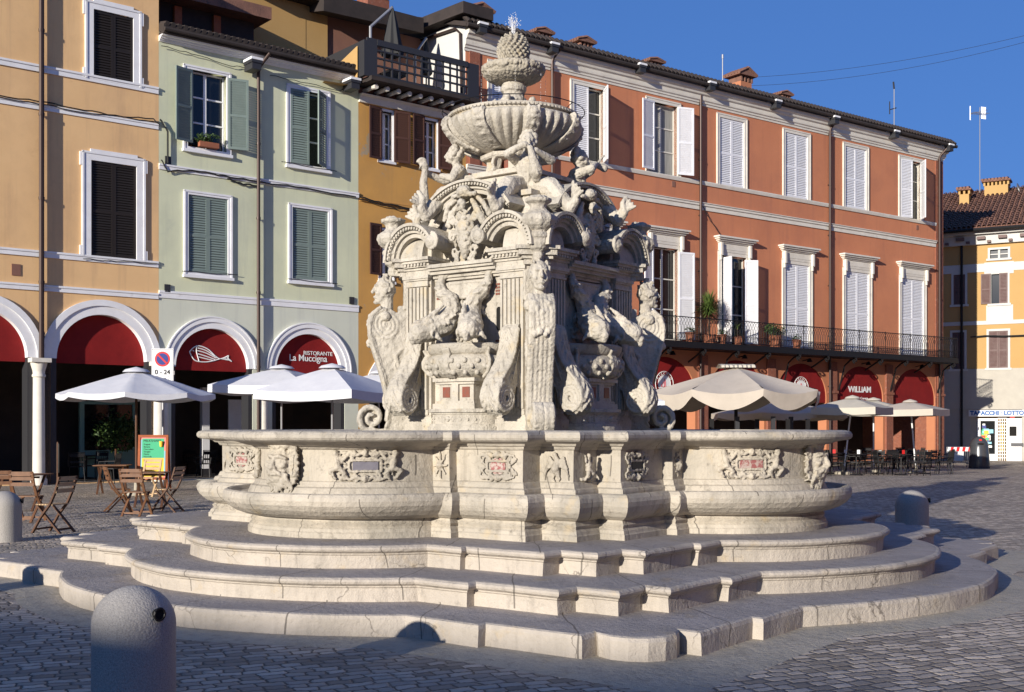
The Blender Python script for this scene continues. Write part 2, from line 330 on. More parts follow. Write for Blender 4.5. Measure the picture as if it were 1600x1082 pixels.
def plate(name, loops, thick, m, parent=None, loc=None, y=0, label=None):
    """flat plate with holes: loops in (x,z), front face at y, going back by thick"""
    cu = bpy.data.curves.new(name, 'CURVE'); cu.dimensions = '2D'; cu.fill_mode = 'BOTH'; cu.extrude = thick/2
    for lp in loops:
        sp = cu.splines.new('POLY'); sp.points.add(len(lp)-1); sp.use_cyclic_u = True
        for i, (x, z) in enumerate(lp): sp.points[i].co = (x, z, 0, 1)
    o = bpy.data.objects.new(name, cu); COL.objects.link(o)
    dg = bpy.context.evaluated_depsgraph_get(); me = bpy.data.meshes.new_from_object(o.evaluated_get(dg))
    bpy.data.objects.remove(o); bpy.data.curves.remove(cu)
    me.transform(Matrix(((1,0,0,0),(0,0,1,y+thick/2),(0,1,0,0),(0,0,0,1))))
    bm = bmesh.new(); bm.from_mesh(me); bmesh.ops.recalc_face_normals(bm, faces=bm.faces); bm.to_mesh(me); bm.free()
    me.materials.clear(); p = link(name, me, m, parent, loc=loc)
    if label: p['label'] = label
    return p
def text(name, body, size, x, y, z, m, parent, align='CENTER', ext=.004, sx=1, bold=0, rot=(R(90),0,0)):
    cu = bpy.data.curves.new(name, 'FONT'); cu.body = body; cu.size = size; cu.align_x = align; cu.align_y = 'CENTER'; cu.extrude = ext; cu.offset = bold
    o = bpy.data.objects.new(name, cu); COL.objects.link(o)
    dg = bpy.context.evaluated_depsgraph_get(); me = bpy.data.meshes.new_from_object(o.evaluated_get(dg)); bpy.data.objects.remove(o)
    me.transform(Matrix.Diagonal((sx, 1, 1, 1))); me.materials.clear()
    return link(name, me, m, parent, loc=(x, y, z), rot=rot)
def arc(cx, cz, rx, rz, a0, a1, n=24):
    return [(cx+rx*cos(R(a0+(a1-a0)*i/n)), cz+rz*sin(R(a0+(a1-a0)*i/n))) for i in range(n+1)]
def rect(x0, x1, z0, z1): return [(x0,z0),(x1,z0),(x1,z1),(x0,z1)]
# ---- sculpted stone: overlapping solids fused by a voxel remesh into one continuous surface
class SC(MB):
    def cap(s, a, b, ra, rb=None, n=10):
        a = V(a); b = V(b); rb = ra if rb is None else rb; d = b-a; L_ = max(d.length, 1e-4); d = d/L_
        pts = []; rs = []
        for t in (-1, -.7, -.35): pts.append(a+d*ra*t); rs.append(ra*sqrt(max(0, 1-t*t))+.0005)
        pts += [a, b]; rs += [ra, rb]
        for t in (.35, .7, 1): pts.append(b+d*rb*t); rs.append(rb*sqrt(max(0, 1-t*t))+.0005)
        return s.tube(pts, rs, n)
    def chain(s, pts, rs):
        for i in range(len(pts)-1): s.cap(pts[i], pts[i+1], rs[i], rs[i+1], 8)
        return s
    def spiral(s, c, r0, r1, turns, thick, plane='xz', a0=0, sgn=1, w=None):
        n = int(turns*14); P = []
        for i in range(n+1):
            t = i/n; r = r0+(r1-r0)*t; a = R(a0)+sgn*turns*2*pi*t; u, v = r*cos(a), r*sin(a)
            P.append((c[0]+u, c[1], c[2]+v) if plane == 'xz' else (c[0], c[1]+u, c[2]+v))
        return s.tube(P, [thick*(1-.45*i/n) for i in range(n+1)], 6)
    def sculpt(s, name, m, parent=None, vox=.014, rough=.0, loc=None, rot=None, smooth=2, label=None, nscale=18):
        me = s.mesh(name); o = bpy.data.objects.new(name, me); COL.objects.link(o)
        rm = o.modifiers.new('r', 'REMESH'); rm.mode = 'VOXEL'; rm.voxel_size = vox
        if smooth: sm = o.modifiers.new('s', 'SMOOTH'); sm.iterations = smooth; sm.factor = .5
        dg = bpy.context.evaluated_depsgraph_get(); m2 = bpy.data.meshes.new_from_object(o.evaluated_get(dg)); bpy.data.objects.remove(o); bpy.data.meshes.remove(me)
        if rough:
            rough *= 1.7; nscale *= 1.15; m2.update()
            nn = [v.normal.copy() for v in m2.vertices]
            for v, n_ in zip(m2.vertices, nn): v.co += n_*rough*noise.turbulence(v.co*nscale, 3, False)
        m2.name = name; m2.materials.clear(); p = link(name, m2, m, parent, True, loc, rot)
        if label: p['label'] = label
        return p
# ================================================================ FOUNTAIN
FC = V((.0736, 14.313, 0)); FROT = -R(36.9)
fountain = thing('fountain', 'large carved pale stone fountain with a stepped base, lobed basin and tall sculpted tower', 'fountain', FC, FROT)
NARC, NK = 22, 9
def outline(par, o=0, ol=None, round_k=False, jit=0, z=0):
    """one lap of the lobed, corner-stepped plan, pushed out by o (lobes by ol)"""
    pA, qA, qB, pB, qC, pC, c, r = par; ol = o if ol is None else ol
    rr = r+ol; pA += o; qB += o; pB += o; qC += o; k = pC+o
    d = min(pA-c, rr*.999); qA = sqrt(rr*rr-d*d); aA = atan2(qA, d)
    if qA > qB-.03: qA = qB-.03; d = sqrt(max(rr*rr-qA*qA, 0)); aA = atan2(qA, d)
    h = []                                    # half: (q, p) from the lobe's apex to the corner
    for i in range(NARC+1): a = aA*i/NARC; h.append((rr*sin(a), c+rr*cos(a)))
    def seg(a, b, n):
        for i in range(1, n+1): h.append((a[0]+(b[0]-a[0])*i/n, a[1]+(b[1]-a[1])*i/n))
    seg(h[-1], (qA, pA), 1); seg((qA, pA), (qB, pA), 5); seg((qB, pA), (qB, pB), 1); seg((qB, pB), (qC, pB), 6); seg((qC, pB), (qC, k), 2)
    m = [(p, q) for q, p in h]                # mirrored half
    if round_k:
        cc = (qC+k)/2; R0 = (k-qC)/2+.095; kk = [(cc+R0*cos(R(a)), cc+R0*sin(R(a))) for a in [150-i*210/(NK-1) for i in range(NK)]]
    else:
        kk = [(qC+(k-qC)*i/(NK//2+.0), k) for i in range(1, NK//2+1)]+[(k, k-(k-qC)*i/(NK//2+.0)) for i in range(1, NK//2)]
        kk = kk+[(k, k-(k-qC)*.95)]*(NK-len(kk))
    q1 = h+kk+list(reversed(m))[:-1]
    pts = []
    for t in range(4):
        for q, p in q1:
            x, y = q, -p
            for _ in range(t): x, y = -y, x
            pts.append((x, y))
    if jit:
        pts = [(x+jit*noise.noise(V((x*2.1, y*2.1, z*3))), y+jit*noise.noise(V((x*2.1+9, y*2.1, z*3)))) for x, y in pts]
    return pts
def loft(rings, close_top=False):
    b = MB(); n = len(rings[0][0])
    for pts, z in rings: b.v += [(x, y, z+.003*noise.noise(V((x*1.5, y*1.5, 3)))) for x, y in pts]
    for i in range(len(rings)-1):
        for k in range(n): b.f.append((i*n+k, i*n+(k+1)%n, (i+1)*n+(k+1)%n, (i+1)*n+k))
    if close_top: b.f.append(tuple((len(rings)-1)*n+k for k in range(n)))
    return b
P1 = (4.66, 2.31, 3.10, 4.57, 3.95, 4.37, 1.515, 3.934)
P2 = (4.058, 1.893, 2.49, 3.959, 3.328, 3.719, 2.151, 2.731)
P3 = (3.487, 1.537, 1.947, 3.413, 2.79, 3.17, 2.57, 1.822)
PB = (2.978, 1.108, 1.422, 2.866, 2.213, 2.60, 2.60, 1.235)
PA_ = (5.02, 2.6, 3.3, 5.02, 4.2, 5.02, 1.515, 4.25)
part('paving_apron', loft([(outline(PA_, .22), -.012), (outline(PA_), .008), (outline(P1, -.2), .014)]), 'stone_dark', fountain, label='flat grey stone apron laid round the lowest step')
J = .018
def jo(P, o, z, **k): return (outline(P, o, jit=J, z=z, **k), z)
STEP = part('step', loft([jo(P1, .0, .0, round_k=True), jo(P1, .0, .145, round_k=True), jo(P1, -.012, .172, round_k=True), jo(P1, -.035, .18, round_k=True)]), 'stone_step', fountain, label='lowest fountain step, plain edged with a rounded block at the corner')
def tread(P, o, z, nxt, st, **k): part('tread', loft([jo(P, o, z, **k), jo(P, o-.03, z+.0015, **k), jo(nxt, -.2, z+.003)]), 'stone_tread', st)
tread(P1, -.035, .18, P2, STEP, round_k=True)
def step_prof(P, z0, z1, nxt):
    h = z1-z0
    pr = [(0, 0), (0, .56*h), (.012, .60*h), (.014, .66*h), (.036, .70*h), (.055, .76*h), (.062, .84*h), (.056, .92*h), (.036, .985*h), (.01, h)]
    return loft([jo(P, o, z0+z) for o, z in pr])
tread(P2, .01, .39, P3, part('step', step_prof(P2, .18, .39, P3), 'stone_step', fountain, label='middle fountain step with a rolled lip'))
tread(P3, .01, .60, PB, part('step', step_prof(P3, .39, .60, PB), 'stone_step', fountain, label='top fountain step with a rolled lip'))
# ---- basin: (offset, lobe offset, z)
bp = [(0,0,.60),(0,0,.652),(-.012,-.012,.664),(-.02,-.02,.69),(-.045,-.045,.712),(-.03,-.03,.742),(-.05,-.05,.762),(-.06,-.05,.782),
      (-.03,.03,.792),(.03,.12,.825),(.07,.19,.87),(.092,.235,.92),(.098,.25,.965),(.085,.248,1.0),(.06,.235,1.025),(.03,.21,1.036),(.0,.17,1.030),(-.03,.10,1.0),
      (-.045,-.0,1.0),(-.045,-.02,1.05),(-.052,-.03,1.072),(-.078,-.06,1.085),(-.088,-.075,1.115),(-.095,-.08,1.13),(-.112,-.10,1.14),
      (-.112,-.10,1.435),(-.095,-.08,1.44),(-.085,-.06,1.452),(-.078,-.04,1.468),(-.05,.02,1.476),(-.035,.07,1.495),(-.005,.12,1.507),(.03,.16,1.514),
      (.062,.205,1.518),(.085,.235,1.532),(.096,.25,1.552),(.096,.25,1.58),(.082,.235,1.602),(.05,.205,1.615),(-.0,.15,1.62),(-.24,-.12,1.62),(-.26,-.16,1.60),(-.27,-.18,1.25)]
part('basin', loft([(outline(PB, a, b, jit=.006, z=z), z) for a, b, z in bp]), 'stone', fountain)
part('basin_water', loft([(outline(PB, -.268, -.175), 1.40), (outline((.5,.3,.35,.5,.4,.45,.3,.28)), 1.402)], True), 'water', fountain)
def four(objs, off=0):
    for o in list(objs):
        for k in (1, 2, 3):
            c = copy_tree(o); c.parent = o.parent; c.rotation_euler = (0, 0, o.rotation_euler.z+k*pi/2)
# ---- reliefs on the basin, modelled flat then wrapped on the wall
def wrap(o, kind, pos, p=None, rad=None, c=None, ang=None):
    """moves mesh verts: flat relief (x across, -y out, z up) to a wall"""
    for v in o.data.vertices:
        x, y, z = v.co
        if kind == 'flat': v.co = (pos+x, -p+y, z)
        else:
            a = R(ang)+x/rad; rr = rad-y
            v.co = (rr*sin(a), -(c+rr*cos(a)), z)
    o.data.update()
def rotk(o, k):
    o.data.transform(Matrix.Rotation(k*pi/2, 4, 'Z')); o.data.update()
def figure_relief(s, x, z, h, sg, rnd):
    """a small reclining nude in relief"""
    s.sph((x, -.03, z+.42*h), (.032,.03,.036)); s.chain([(x, -.02, z+.36*h), (x+sg*.02, -.03, z+.12*h), (x+sg*.03, -.03, z-.06*h)], [.022, .036, .03])
    s.chain([(x+sg*.03, -.03, z-.06*h), (x-sg*.05, -.04, z-.16*h), (x-sg*.0, -.03, z-.42*h)], [.028, .022, .014])
    s.chain([(x+sg*.03, -.03, z-.06*h), (x+sg*.09, -.03, z-.25*h), (x+sg*.05, -.02, z-.46*h)], [.026, .02, .012])
    s.chain([(x, -.02, z+.30*h), (x+sg*.09, -.03, z+.22*h), (x+sg*.13, -.02, z+.40*h)], [.018, .014, .010])
def cartouche(W, H, seed, figs=True):
    r = random.Random(seed); s = SC(); x0, z0 = W*.24, H*.17
    for (a, b) in (((-x0,-z0),(x0,-z0)), ((x0,-z0),(x0,z0)), ((x0,z0),(-x0,z0)), ((-x0,z0),(-x0,-z0))): s.cap((a[0],-.012,a[1]), (b[0],-.012,b[1]), .013)
    for sx in (-1, 1):
        for sz in (-1, 1):
            s.spiral((sx*W*.17, -.015, sz*H*.37), .045*H/.3, .008, 1.3, .013, a0=90*sx, sgn=sx*sz)
            s.spiral((sx*W*.34, -.015, sz*H*.30), .05*H/.3, .008, 1.4, .013, a0=0, sgn=-sx*sz)
            P = [(sx*W*.02, -.01, sz*H*.46), (sx*W*.12, -.022, sz*H*.33), (sx*W*.22, -.02, sz*H*.44), (sx*W*.33, -.018, sz*H*.38)]; s.chain(P, [.018,.016,.014,.010])
            s.chain([(sx*W*.29, -.012, sz*H*.05), (sx*W*.36, -.022, sz*H*.14), (sx*W*.31, -.015, sz*H*.25)], [.012,.014,.010])
    for sz in (-1, 1): s.sph((0, -.02, sz*H*.40), (.035,.03,.04)); s.sph((0, -.045, sz*H*.38), (.012,.012,.016))
    if figs:
        for sx in (-1, 1): figure_relief(s, sx*W*.45, 0, H*.95, -sx, r)
    return s
def bead(name, sc, k, kind, mats='stone', vox=.009, **kw):
    o = sc.sculpt(name, mats, fountain, vox, .004, smooth=1, nscale=40); 
    for v in o.data.vertices: v.co.z += kw.get('z', 1.285)
    kw.pop('z', None); wrap(o, kind, kw.pop('pos', 0), **kw); rotk(o, k); return o
def plaque(k, kind, W, H, m, oval=False, **kw):
    b = MB(); n = 20
    pts = [(W/2*cos(2*pi*i/n), H/2*sin(2*pi*i/n)) for i in range(n)] if oval else [(W/2*a, H/2*b_) for a, b_ in ((-1,-1),(-.5,-1),(0,-1),(.5,-1),(1,-1),(1,1),(.5,1),(0,1),(-.5,1),(-1,1))]
    b.prism(pts, -.008, .02)
    o = part('stone_inlay', b, m, fountain)
    for v in o.data.vertices: v.co.z += kw.get('z', 1.285)
    kw.pop('z', None); wrap(o, kind, kw.pop('pos', 0), **kw); rotk(o, k); return o
WB = 2.866-.112; WA = 2.978-.112; WC = 2.60-.112; RL = 1.235-.10; CL = 2.60
def rosette():
    s = SC()
    for i in range(8):
        a = i*pi/4; s.chain([(0,-.01,0), (.07*cos(a), -.016, .10*sin(a)), (.10*cos(a+.12), -.01, .14*sin(a+.12))], [.012,.011,.005])
    s.sph((0,-.03,0), (.03,.03,.03))
    for i in range(5): a = i*2*pi/5; s.sph((.03*cos(a), -.025, .03*sin(a)), .016)
    return s
def mask_small():
    s = SC(); s.sph((0,-.015,0), (.045,.03,.065)); s.sph((0,-.05,-.01), (.010,.012,.02)); s.sph((-.018,-.04,.02), .010); s.sph((.018,-.04,.02), .010)
    for i in range(10): a = i*pi/5; s.spiral((.055*cos(a), -.01, .10*sin(a)), .025, .005, 1, .009, a0=i*36)
    return s
def bird():
    s = SC(); s.chain([(0,-.03,.09),(.02,-.03,.05),(.0,-.035,-.02),(.02,-.02,-.09)], [.02,.03,.045,.02]); s.sph((-.01,-.03,.11), .022)
    for sx in (-1, 1):
        for i in range(5): s.chain([(sx*.03,-.025,.03), (sx*(.08+.012*i), -.02, .09-.035*i), (sx*(.10+.008*i), -.012, .03-.04*i)], [.018,.013,.006])
        s.chain([(sx*.015,-.02,-.06),(sx*.04,-.02,-.11),(sx*.02,-.02,-.135)], [.014,.010,.008])
    return s
def figurine():
    s = SC(); s.sph((0,-.05,.10), (.022,.024,.027)); s.chain([(0,-.04,.07),(.0,-.045,.01),(.01,-.04,-.03)], [.02,.03,.03])
    s.chain([(.0,-.045,-.03),(.04,-.07,-.07),(.03,-.04,-.13)], [.024,.02,.012]); s.chain([(.01,-.045,-.03),(-.04,-.065,-.08),(-.05,-.04,-.13)], [.024,.018,.012])
    s.chain([(0,-.04,.06),(.05,-.05,.03),(.06,-.04,.09)], [.014,.011,.010]); s.chain([(0,-.04,.06),(-.05,-.05,.04),(-.05,-.04,.10)], [.014,.011,.010])
    for i in range(6): s.sph((-.07+.03*i, -.015, -.12+.02*sin(i*3)), (.02,.02,.02))
    return s
for k in (-1, 0, 1):
    for sg in (-1, 1):
        if k == -1 and sg == -1: continue
        if k == 1 and sg == 1: continue
        mids = sg*(1.422+2.213)/2
        bead('cartouche', cartouche(.52, .27, 5+k, False), k, 'flat', p=WB, pos=mids)
        plaque(k, 'flat', .18, .16, {0: 'pink_marble', 1: 'black_stone', -1: 'pink_marble'}[k] if not (k == 1 and sg == -1) else 'black_stone', oval=(k == 0), p=WB+.004, pos=mids)
        bead('rosette' if k == 0 else 'mask_relief', rosette() if k == 0 else mask_small(), k, 'flat', p=WA, pos=sg*(1.108+1.31)/2-.0*sg)
        bead('bird_relief' if (k == 0) else 'figure_relief', bird() if k == 0 else figurine(), k, 'flat', p=WC, pos=sg*(2.213+2.6-.2)/2)
        ang = sg*42
        bead('cartouche', cartouche(.62, .30, 11+k+sg, True), k, 'lobe', c=CL, rad=RL, ang=ang)
        plaque(k, 'lobe', .24, .085, {0: 'grey_slate', 1: 'pink_marble', -1: 'red_marble'}[k], c=CL, rad=RL+.004, ang=ang)
def big_mask():
    """bearded river-god head of the basin lobes"""
    s = SC(); r = random.Random(4)
    s.sph((0,-.07,.04), (.115,.11,.16)); s.sph((0,-.10,-.07), (.085,.08,.10))
    s.chain([(0,-.175,.09),(0,-.20,.03),(0,-.205,.005)], [.016,.022,.028]); s.sph((-.022,-.185,.0), .016); s.sph((.022,-.185,.0), .016)
    for sx in (-1, 1):
        s.chain([(sx*.015,-.175,.105),(sx*.055,-.165,.115),(sx*.095,-.13,.09)], [.017,.02,.014])      # brow
        s.sph((sx*.05,-.15,.065), (.022,.018,.014)); s.sph((sx*.07,-.135,.02), (.035,.035,.03))        # eye, cheek
        s.chain([(sx*.008,-.19,-.03),(sx*.05,-.175,-.05),(sx*.085,-.14,-.09),(sx*.075,-.12,-.13)], [.018,.02,.016,.008])   # moustache
        s.chain([(sx*.05,-.10,.20),(sx*.11,-.12,.24),(sx*.15,-.08,.20)], [.03,.026,.016])               # horn
        for i in range(9):                                                                           # locks of hair
            a = R(20+i*17); x = sx*(.10+.05*sin(a)); z = .19-.04*i
            s.spiral((x+sx*.02*r.random(), -.06-.03*r.random(), z), .038, .008, 1.4, .015, a0=r.random()*360, sgn=sx)
            s.chain([(sx*.09,-.07,z+.03),(sx*.13,-.08,z),(sx*(.16+.02*r.random()),-.04,z-.03)], [.018,.016,.008])
    s.chain([(-.03,-.185,-.062),(.03,-.185,-.062)], [.012,.012])
    for i in range(9):                                                                               # beard strands
        x = -.10+.025*i; z0 = -.08-.02*cos(i-4)
        P = [(x, -.15+.4*abs(x)*.5, z0)]
        for j in range(1, 5): P.append((x*(1+.1*j)+.014*sin(j*2.4+i), -.15+.2*abs(x)+.012*cos(j*2+i)+.012*j, z0-.045*j))
        s.chain(P, [.02,.021,.018,.014,.007])
    for i in range(7): a = R(30+i*20); s.sph((.10*cos(a), -.09, .19+.05*sin(a)), (.03,.035,.03))
    s.spiral((0,-.13,.21), .04, .008, 1.2, .016)
    return s
m0 = big_mask().sculpt('mask_head', 'stone', fountain, .009, .004, smooth=1, nscale=30)
for v in m0.data.vertices: v.co = (v.co.x*1.12, -(CL+RL-.015)+v.co.y*1.05, 1.265+v.co.z*.98)
four([m0])

# ---------------------------------------------------------------- tower, one side and one corner, each turned four times
FACE = []; CORN = []
def fp(name, mb, m='stone_carved', **kw): o = part(name, mb, m, fountain, **kw); FACE.append(o); return o
core = MB().box(-.93,.93,-.93,.93,1.2,3.5).box(-.66,.66,-.66,.66,3.5,4.3)
core.box(-.72,.72,-.72,.72,4.3,4.36).box(-.50,.50,-.50,.50,4.36,4.62).box(-.56,.56,-.56,.56,4.62,4.67).box(-.42,.42,-.42,.42,4.67,4.72)
part('tower_core', core, 'stone_carved', fountain)
b = MB()                                     # wall of a side, with piers and mouldings
for sx in (-1, 1):
    x0, x1 = sorted((sx*.53, sx*.93)); b.box(x0, x1, -1.06, -.9, 1.2, 3.5)
    X = lambda v: v
    for (dz0, dz1, o) in ((1.50,1.74,.045),(1.74,1.77,.03),(1.77,1.79,.015)): b.box(x0-o, x1+o, -1.06-o, -.9, dz0, dz1)
    cx = (x0+x1)/2
    b.box(cx-.165, cx+.165, -1.085, -1.0, 1.79, 3.40)
    for i in range(6): xx = cx-.15+.06*i; b.box(xx-.014, xx+.014, -1.108, -1.08, 1.86, 3.30)     # fillets of the fluting
    for (z0, z1, o) in ((3.31,3.335,.012),(3.335,3.38,.0),(3.38,3.40,.02),(3.40,3.44,.035)): b.box(cx-.175-o, cx+.175+o, -1.10-o, -1.0, z0, z1)
    for (z0, z1, o) in ((3.44,3.50,.03),(3.50,3.53,.05),(3.53,3.575,.085),(3.575,3.605,.12),(3.605,3.64,.145)): b.box(x0-o*.6, x1+o*.6, -1.08-o, -.6, z0, z1)
    for i in range(9): xx = x0-.03+.052*i; b.box(xx, xx+.03, -1.19, -1.1, 3.545, 3.572)
b.box(-.53,.53,-.985,-.9,1.2,3.5)
for (z0, z1, o) in ((3.36,3.39,.03),(3.39,3.43,.06),(3.43,3.47,.12),(3.47,3.50,.16),(3.50,3.54,.19)): b.box(-.50,.50,-1.0-o,-.9,z0,z1)
fp('side_wall', b)
b = MB()                                     # little dark openings and lattice panels
for sx in (-1, 1):
    b.prism(arc(sx*.455, 2.98, .035, .035, 0, 180, 8)+arc(sx*.455, 2.78, .035, .035, 180, 360, 8), -.992, -.98)
fp('wall_opening', b, 'dark')
b = SC(); 
for sx in (-1, 1):
    for zc in (3.22, 2.58):
        for i in range(3):
            for j in range(4): b.box(sx*.455-.045+.033*i, sx*.455-.022+.033*i, -.995, -.98, zc-.07+.036*j, zc-.046+.036*j)
fp('lattice_panel', b, 'red_marble')
# podium (curved), pedestal, inlays
b = MB()
def half_round(b, w, d, z0, z1, o=0):
    pts = [((w+o)*cos(R(a)), -.95-(d+o)*sin(R(a))) for a in range(0, 181, 10)]; b.prismz(pts, z0, z1)
for (z0, z1, o) in ((1.2,1.66,.04),(1.66,1.69,.02),(1.69,1.80,-.015),(1.80,1.82,.0),(1.82,1.86,.03)): half_round(b, .50, .44, z0, z1, o)
for (z0, z1, o) in ((1.86,1.92,.06),(1.92,1.95,.03),(1.95,2.14,.0),(2.14,2.17,.03),(2.17,2.21,.06)): b.box(-.26-o,.26+o,-1.22-o,-.9,z0,z1)
b.box(-.05,.05,-1.25,-1.2,1.95,2.14)
fp('niche_pedestal', b)
b = MB()
for sx in (-1, 1): b.box(sx*.15-.055, sx*.15+.055, -1.228, -1.2, 1.99, 2.11)
fp('stone_inlay', b, 'red_marble')
s = SC()
for i in range(4):
    for sx in (-1, 1):
        a = R(8+11*i)*sx; s.spiral((.485*sin(a), -.95-.425*cos(a), 1.745), .035, .008, 1.3, .010, a0=90, sgn=sx)
s.sph((0,-1.38,1.745), (.03,.02,.035)); o = s.sculpt('scroll_frieze', 'stone_carved', fountain, .009, .002, smooth=1); FACE.append(o)
# the shell basin
b = MB()
def bowl_rf(a, z): return 1.0
prof = [(.25,2.19),(.40,2.22),(.50,2.27),(.555,2.34),(.56,2.40),(.53,2.45),(.48,2.475),(.50,2.485),(.52,2.50),(.54,2.53),(.55,2.555),(.555,2.585),(.53,2.60),(.46,2.59),(.40,2.5),(.3,2.42)]
vs = []; n = 30
for r_, z_ in prof:
    for k in range(n+1):
        a = pi*k/n; vs.append((r_*cos(a), -.98-r_*.80*sin(a)-.0, z_))
b.add(vs, [(i*(n+1)+k, i*(n+1)+k+1, (i+1)*(n+1)+k+1, (i+1)*(n+1)+k) for i in range(len(prof)-1) for k in range(n)])
fp('niche_basin', b, smooth=True, autos=40)
s = SC()
for a in (30, 90, 150):                       # carved straps over the bowl
    a = R(a)
    P = [(r_*1.015*cos(a), -.98-r_*1.015*.80*sin(a), z_) for r_, z_ in prof[1:10]]
    for d in (-.04, 0, .04): s.chain([(x-d*sin(a), y-d*.8*cos(a)*-1, z) for x, y, z in P], [.022]*9)
for i in range(10):                           # scale pattern
    for j in range(3):
        a = R(12+17*i+(8 if j % 2 else 0)); r_, z_ = prof[2+j]; s.sph((r_*cos(a), -.98-r_*.80*sin(a), z_), (.035,.03,.035), 8, 5)
o = s.sculpt('basin_strap', 'stone_carved', fountain, .011, .002, smooth=1); FACE.append(o)
# dolphins
def dolphin(sx, turn):
    s = SC(); x0 = sx*.33
    P = [(x0*1.12, -1.46, 2.74), (x0*.95, -1.34, 2.78), (x0*.62, -1.20, 2.84), (x0*.42, -1.12, 2.98), (x0*.55, -1.10, 3.12), (x0*.95, -1.10, 3.20), (x0*1.12, -1.08, 3.31), (x0*1.05, -1.05, 3.42)]
    s.chain(P, [.13,.155,.14,.115,.095,.075,.055,.038])
    s.chain([(x0*1.1, -1.47, 2.70), (x0*1.22, -1.55, 2.675)], [.075,.05]); s.chain([(x0*1.1, -1.45, 2.65), (x0*1.22, -1.54, 2.625)], [.05,.035])
    for q in (-1, 1):
        s.sph((x0*1.08+q*.085, -1.44, 2.80), .036); s.chain([(x0+q*.05,-1.48,2.82),(x0+q*.11,-1.42,2.86),(x0+q*.14,-1.34,2.82)], [.02,.024,.014])
        s.chain([(x0+q*.10,-1.34,2.72),(x0+q*.17,-1.37,2.68),(x0+q*.20,-1.33,2.63)], [.035,.028,.014])
        s.spiral((x0+q*.14, -1.40, 2.70), .06, .012, 1.3, .022, plane='yz')
    for k in range(3): s.chain([(x0*.95,-1.04,3.41),(x0*(.6+.5*k),-1.07,3.47+.03*(k==1)),(x0*(.45+.65*k),-1.08,3.43+.05*(k==1))], [.032,.03,.012])
    for i in range(1, 6):
        a, b_ = V(P[i]), V(P[i+1]); rr = (.155,.14,.115,.095,.075)[i-1]
        for j in range(3):
            c_ = a.lerp(b_, j/3)
            for q in (-.8,-.3,.2,.7): s.sph((c_.x+rr*sin(q*1.6)*.95, c_.y-rr*cos(q*1.6)*.9, c_.z+.02*(j%2)), (.026,.024,.018), 6, 4)
    s.chain([(x0*.9,-1.47,2.86),(x0*.7,-1.36,2.95),(x0*.5,-1.27,3.04)], [.02,.032,.015])
    return s
for sx in (-1, 1):
    o = dolphin(sx, 0).sculpt('dolphin', 'stone_carved', fountain, .011, .004, smooth=1, nscale=26); FACE.append(o)
s = SC()                                      # tablet with bells, frothy water relief between the dolphins
for i in range(46):
    r = random.Random(i); s.sph((r.uniform(-.26,.26), -.985-r.random()*.03, r.uniform(2.62,3.06)), (.03+.02*r.random(),.03,.028))
for i in range(4): s.cap((-.2+.13*i,-1.03,3.12),(-.2+.13*i,-1.03,3.06),.015,.03)
o = s.sculpt('carved_rockwork', 'stone_carved', fountain, .011, .005, smooth=1, nscale=30); FACE.append(o)
s = SC(); s.box(-.27,.27,-1.04,-.9,3.13,3.34)
for sx in (-1, 1):
    s.spiral((sx*.29,-1.03,3.30), .05, .01, 1.4, .018, sgn=sx); s.spiral((sx*.29,-1.03,3.17), .05, .01, 1.4, .018, sgn=-sx)
for i in range(9): s.cap((-.24,-1.04,3.16+.0*i),(.24,-1.04,3.16),.01)
for z in (3.15, 3.32): s.cap((-.25,-1.045,z),(.25,-1.045,z),.012)
for x in (-.25,.25): s.cap((x,-1.045,3.15),(x,-1.045,3.32),.012)
o = s.sculpt('inscribed_tablet', 'stone_carved', fountain, .010, .003, smooth=1); FACE.append(o)
# console scrolls either side of the shell
def console(sx):
    b = MB(); x0, x1 = sx*.73-.11, sx*.73+.11
    prof = [(-1.04,2.78),(-1.10,2.80),(-1.16,2.74),(-1.19,2.62),(-1.22,2.50),(-1.28,2.38),(-1.37,2.27),(-1.46,2.18),(-1.53,2.07),(-1.545,1.95),(-1.50,1.84),(-1.41,1.78),(-1.31,1.79),(-1.23,1.85),(-1.18,1.95),(-1.14,2.1),(-1.09,2.15),(-1.04,2.15)]
    n = len(prof); xs = [(x0+.02, .97), (x0, 1.0), (x0+.06, 1.0), (x0+.11, 1.012), (x1-.06, 1.0), (x1, 1.0), (x1-.02, .97)]
    cy, cz = -1.36, 1.98; vs = []
    for x, k in xs:
        for (y, z) in prof: vs.append((x, y, z))
    fs = [tuple(range(n)), tuple((len(xs)-1)*n+i for i in range(n))]+[(j*n+i, j*n+(i+1)%n, (j+1)*n+(i+1)%n, (j+1)*n+i) for j in range(len(xs)-1) for i in range(n)]
    b.add(vs, fs); s = SC(); s.merge(b)
    for xx in (x0-.005, x1+.005):
        s.spiral((xx, -1.365, 1.975), .165, .015, 3.4, .026, plane='yz', a0=100)
        s.chain([(xx, y*1.0+.03, z) for y, z in prof[2:10]], [.02]*8)
        for i in range(4): s.chain([(xx,-1.12-.03*i,2.5-.08*i),(xx,-1.16-.03*i,2.38-.07*i)], [.012,.008])
    for i in range(8):
        y, z = prof[2+i]; y2, z2 = prof[3+i]
        for q in (-1, 1): s.chain([(sx*.73, y-.008, z), (sx*.73+q*.05, (y+y2)/2-.014, (z+z2)/2-.01), (sx*.73+q*.085, y2-.002, z2-.02)], [.014,.015,.008])
        s.chain([(sx*.73, y-.006, z), (sx*.73, y2-.006, z2)], [.016,.016])
    s.spiral((sx*.73, -1.545, 1.97), .05, .01, 1, .015)
    return s
for sx in (-1, 1):
    o = console(sx).sculpt('scroll_console', 'stone_carved', fountain, .010, .003, smooth=1, nscale=24); FACE.append(o)
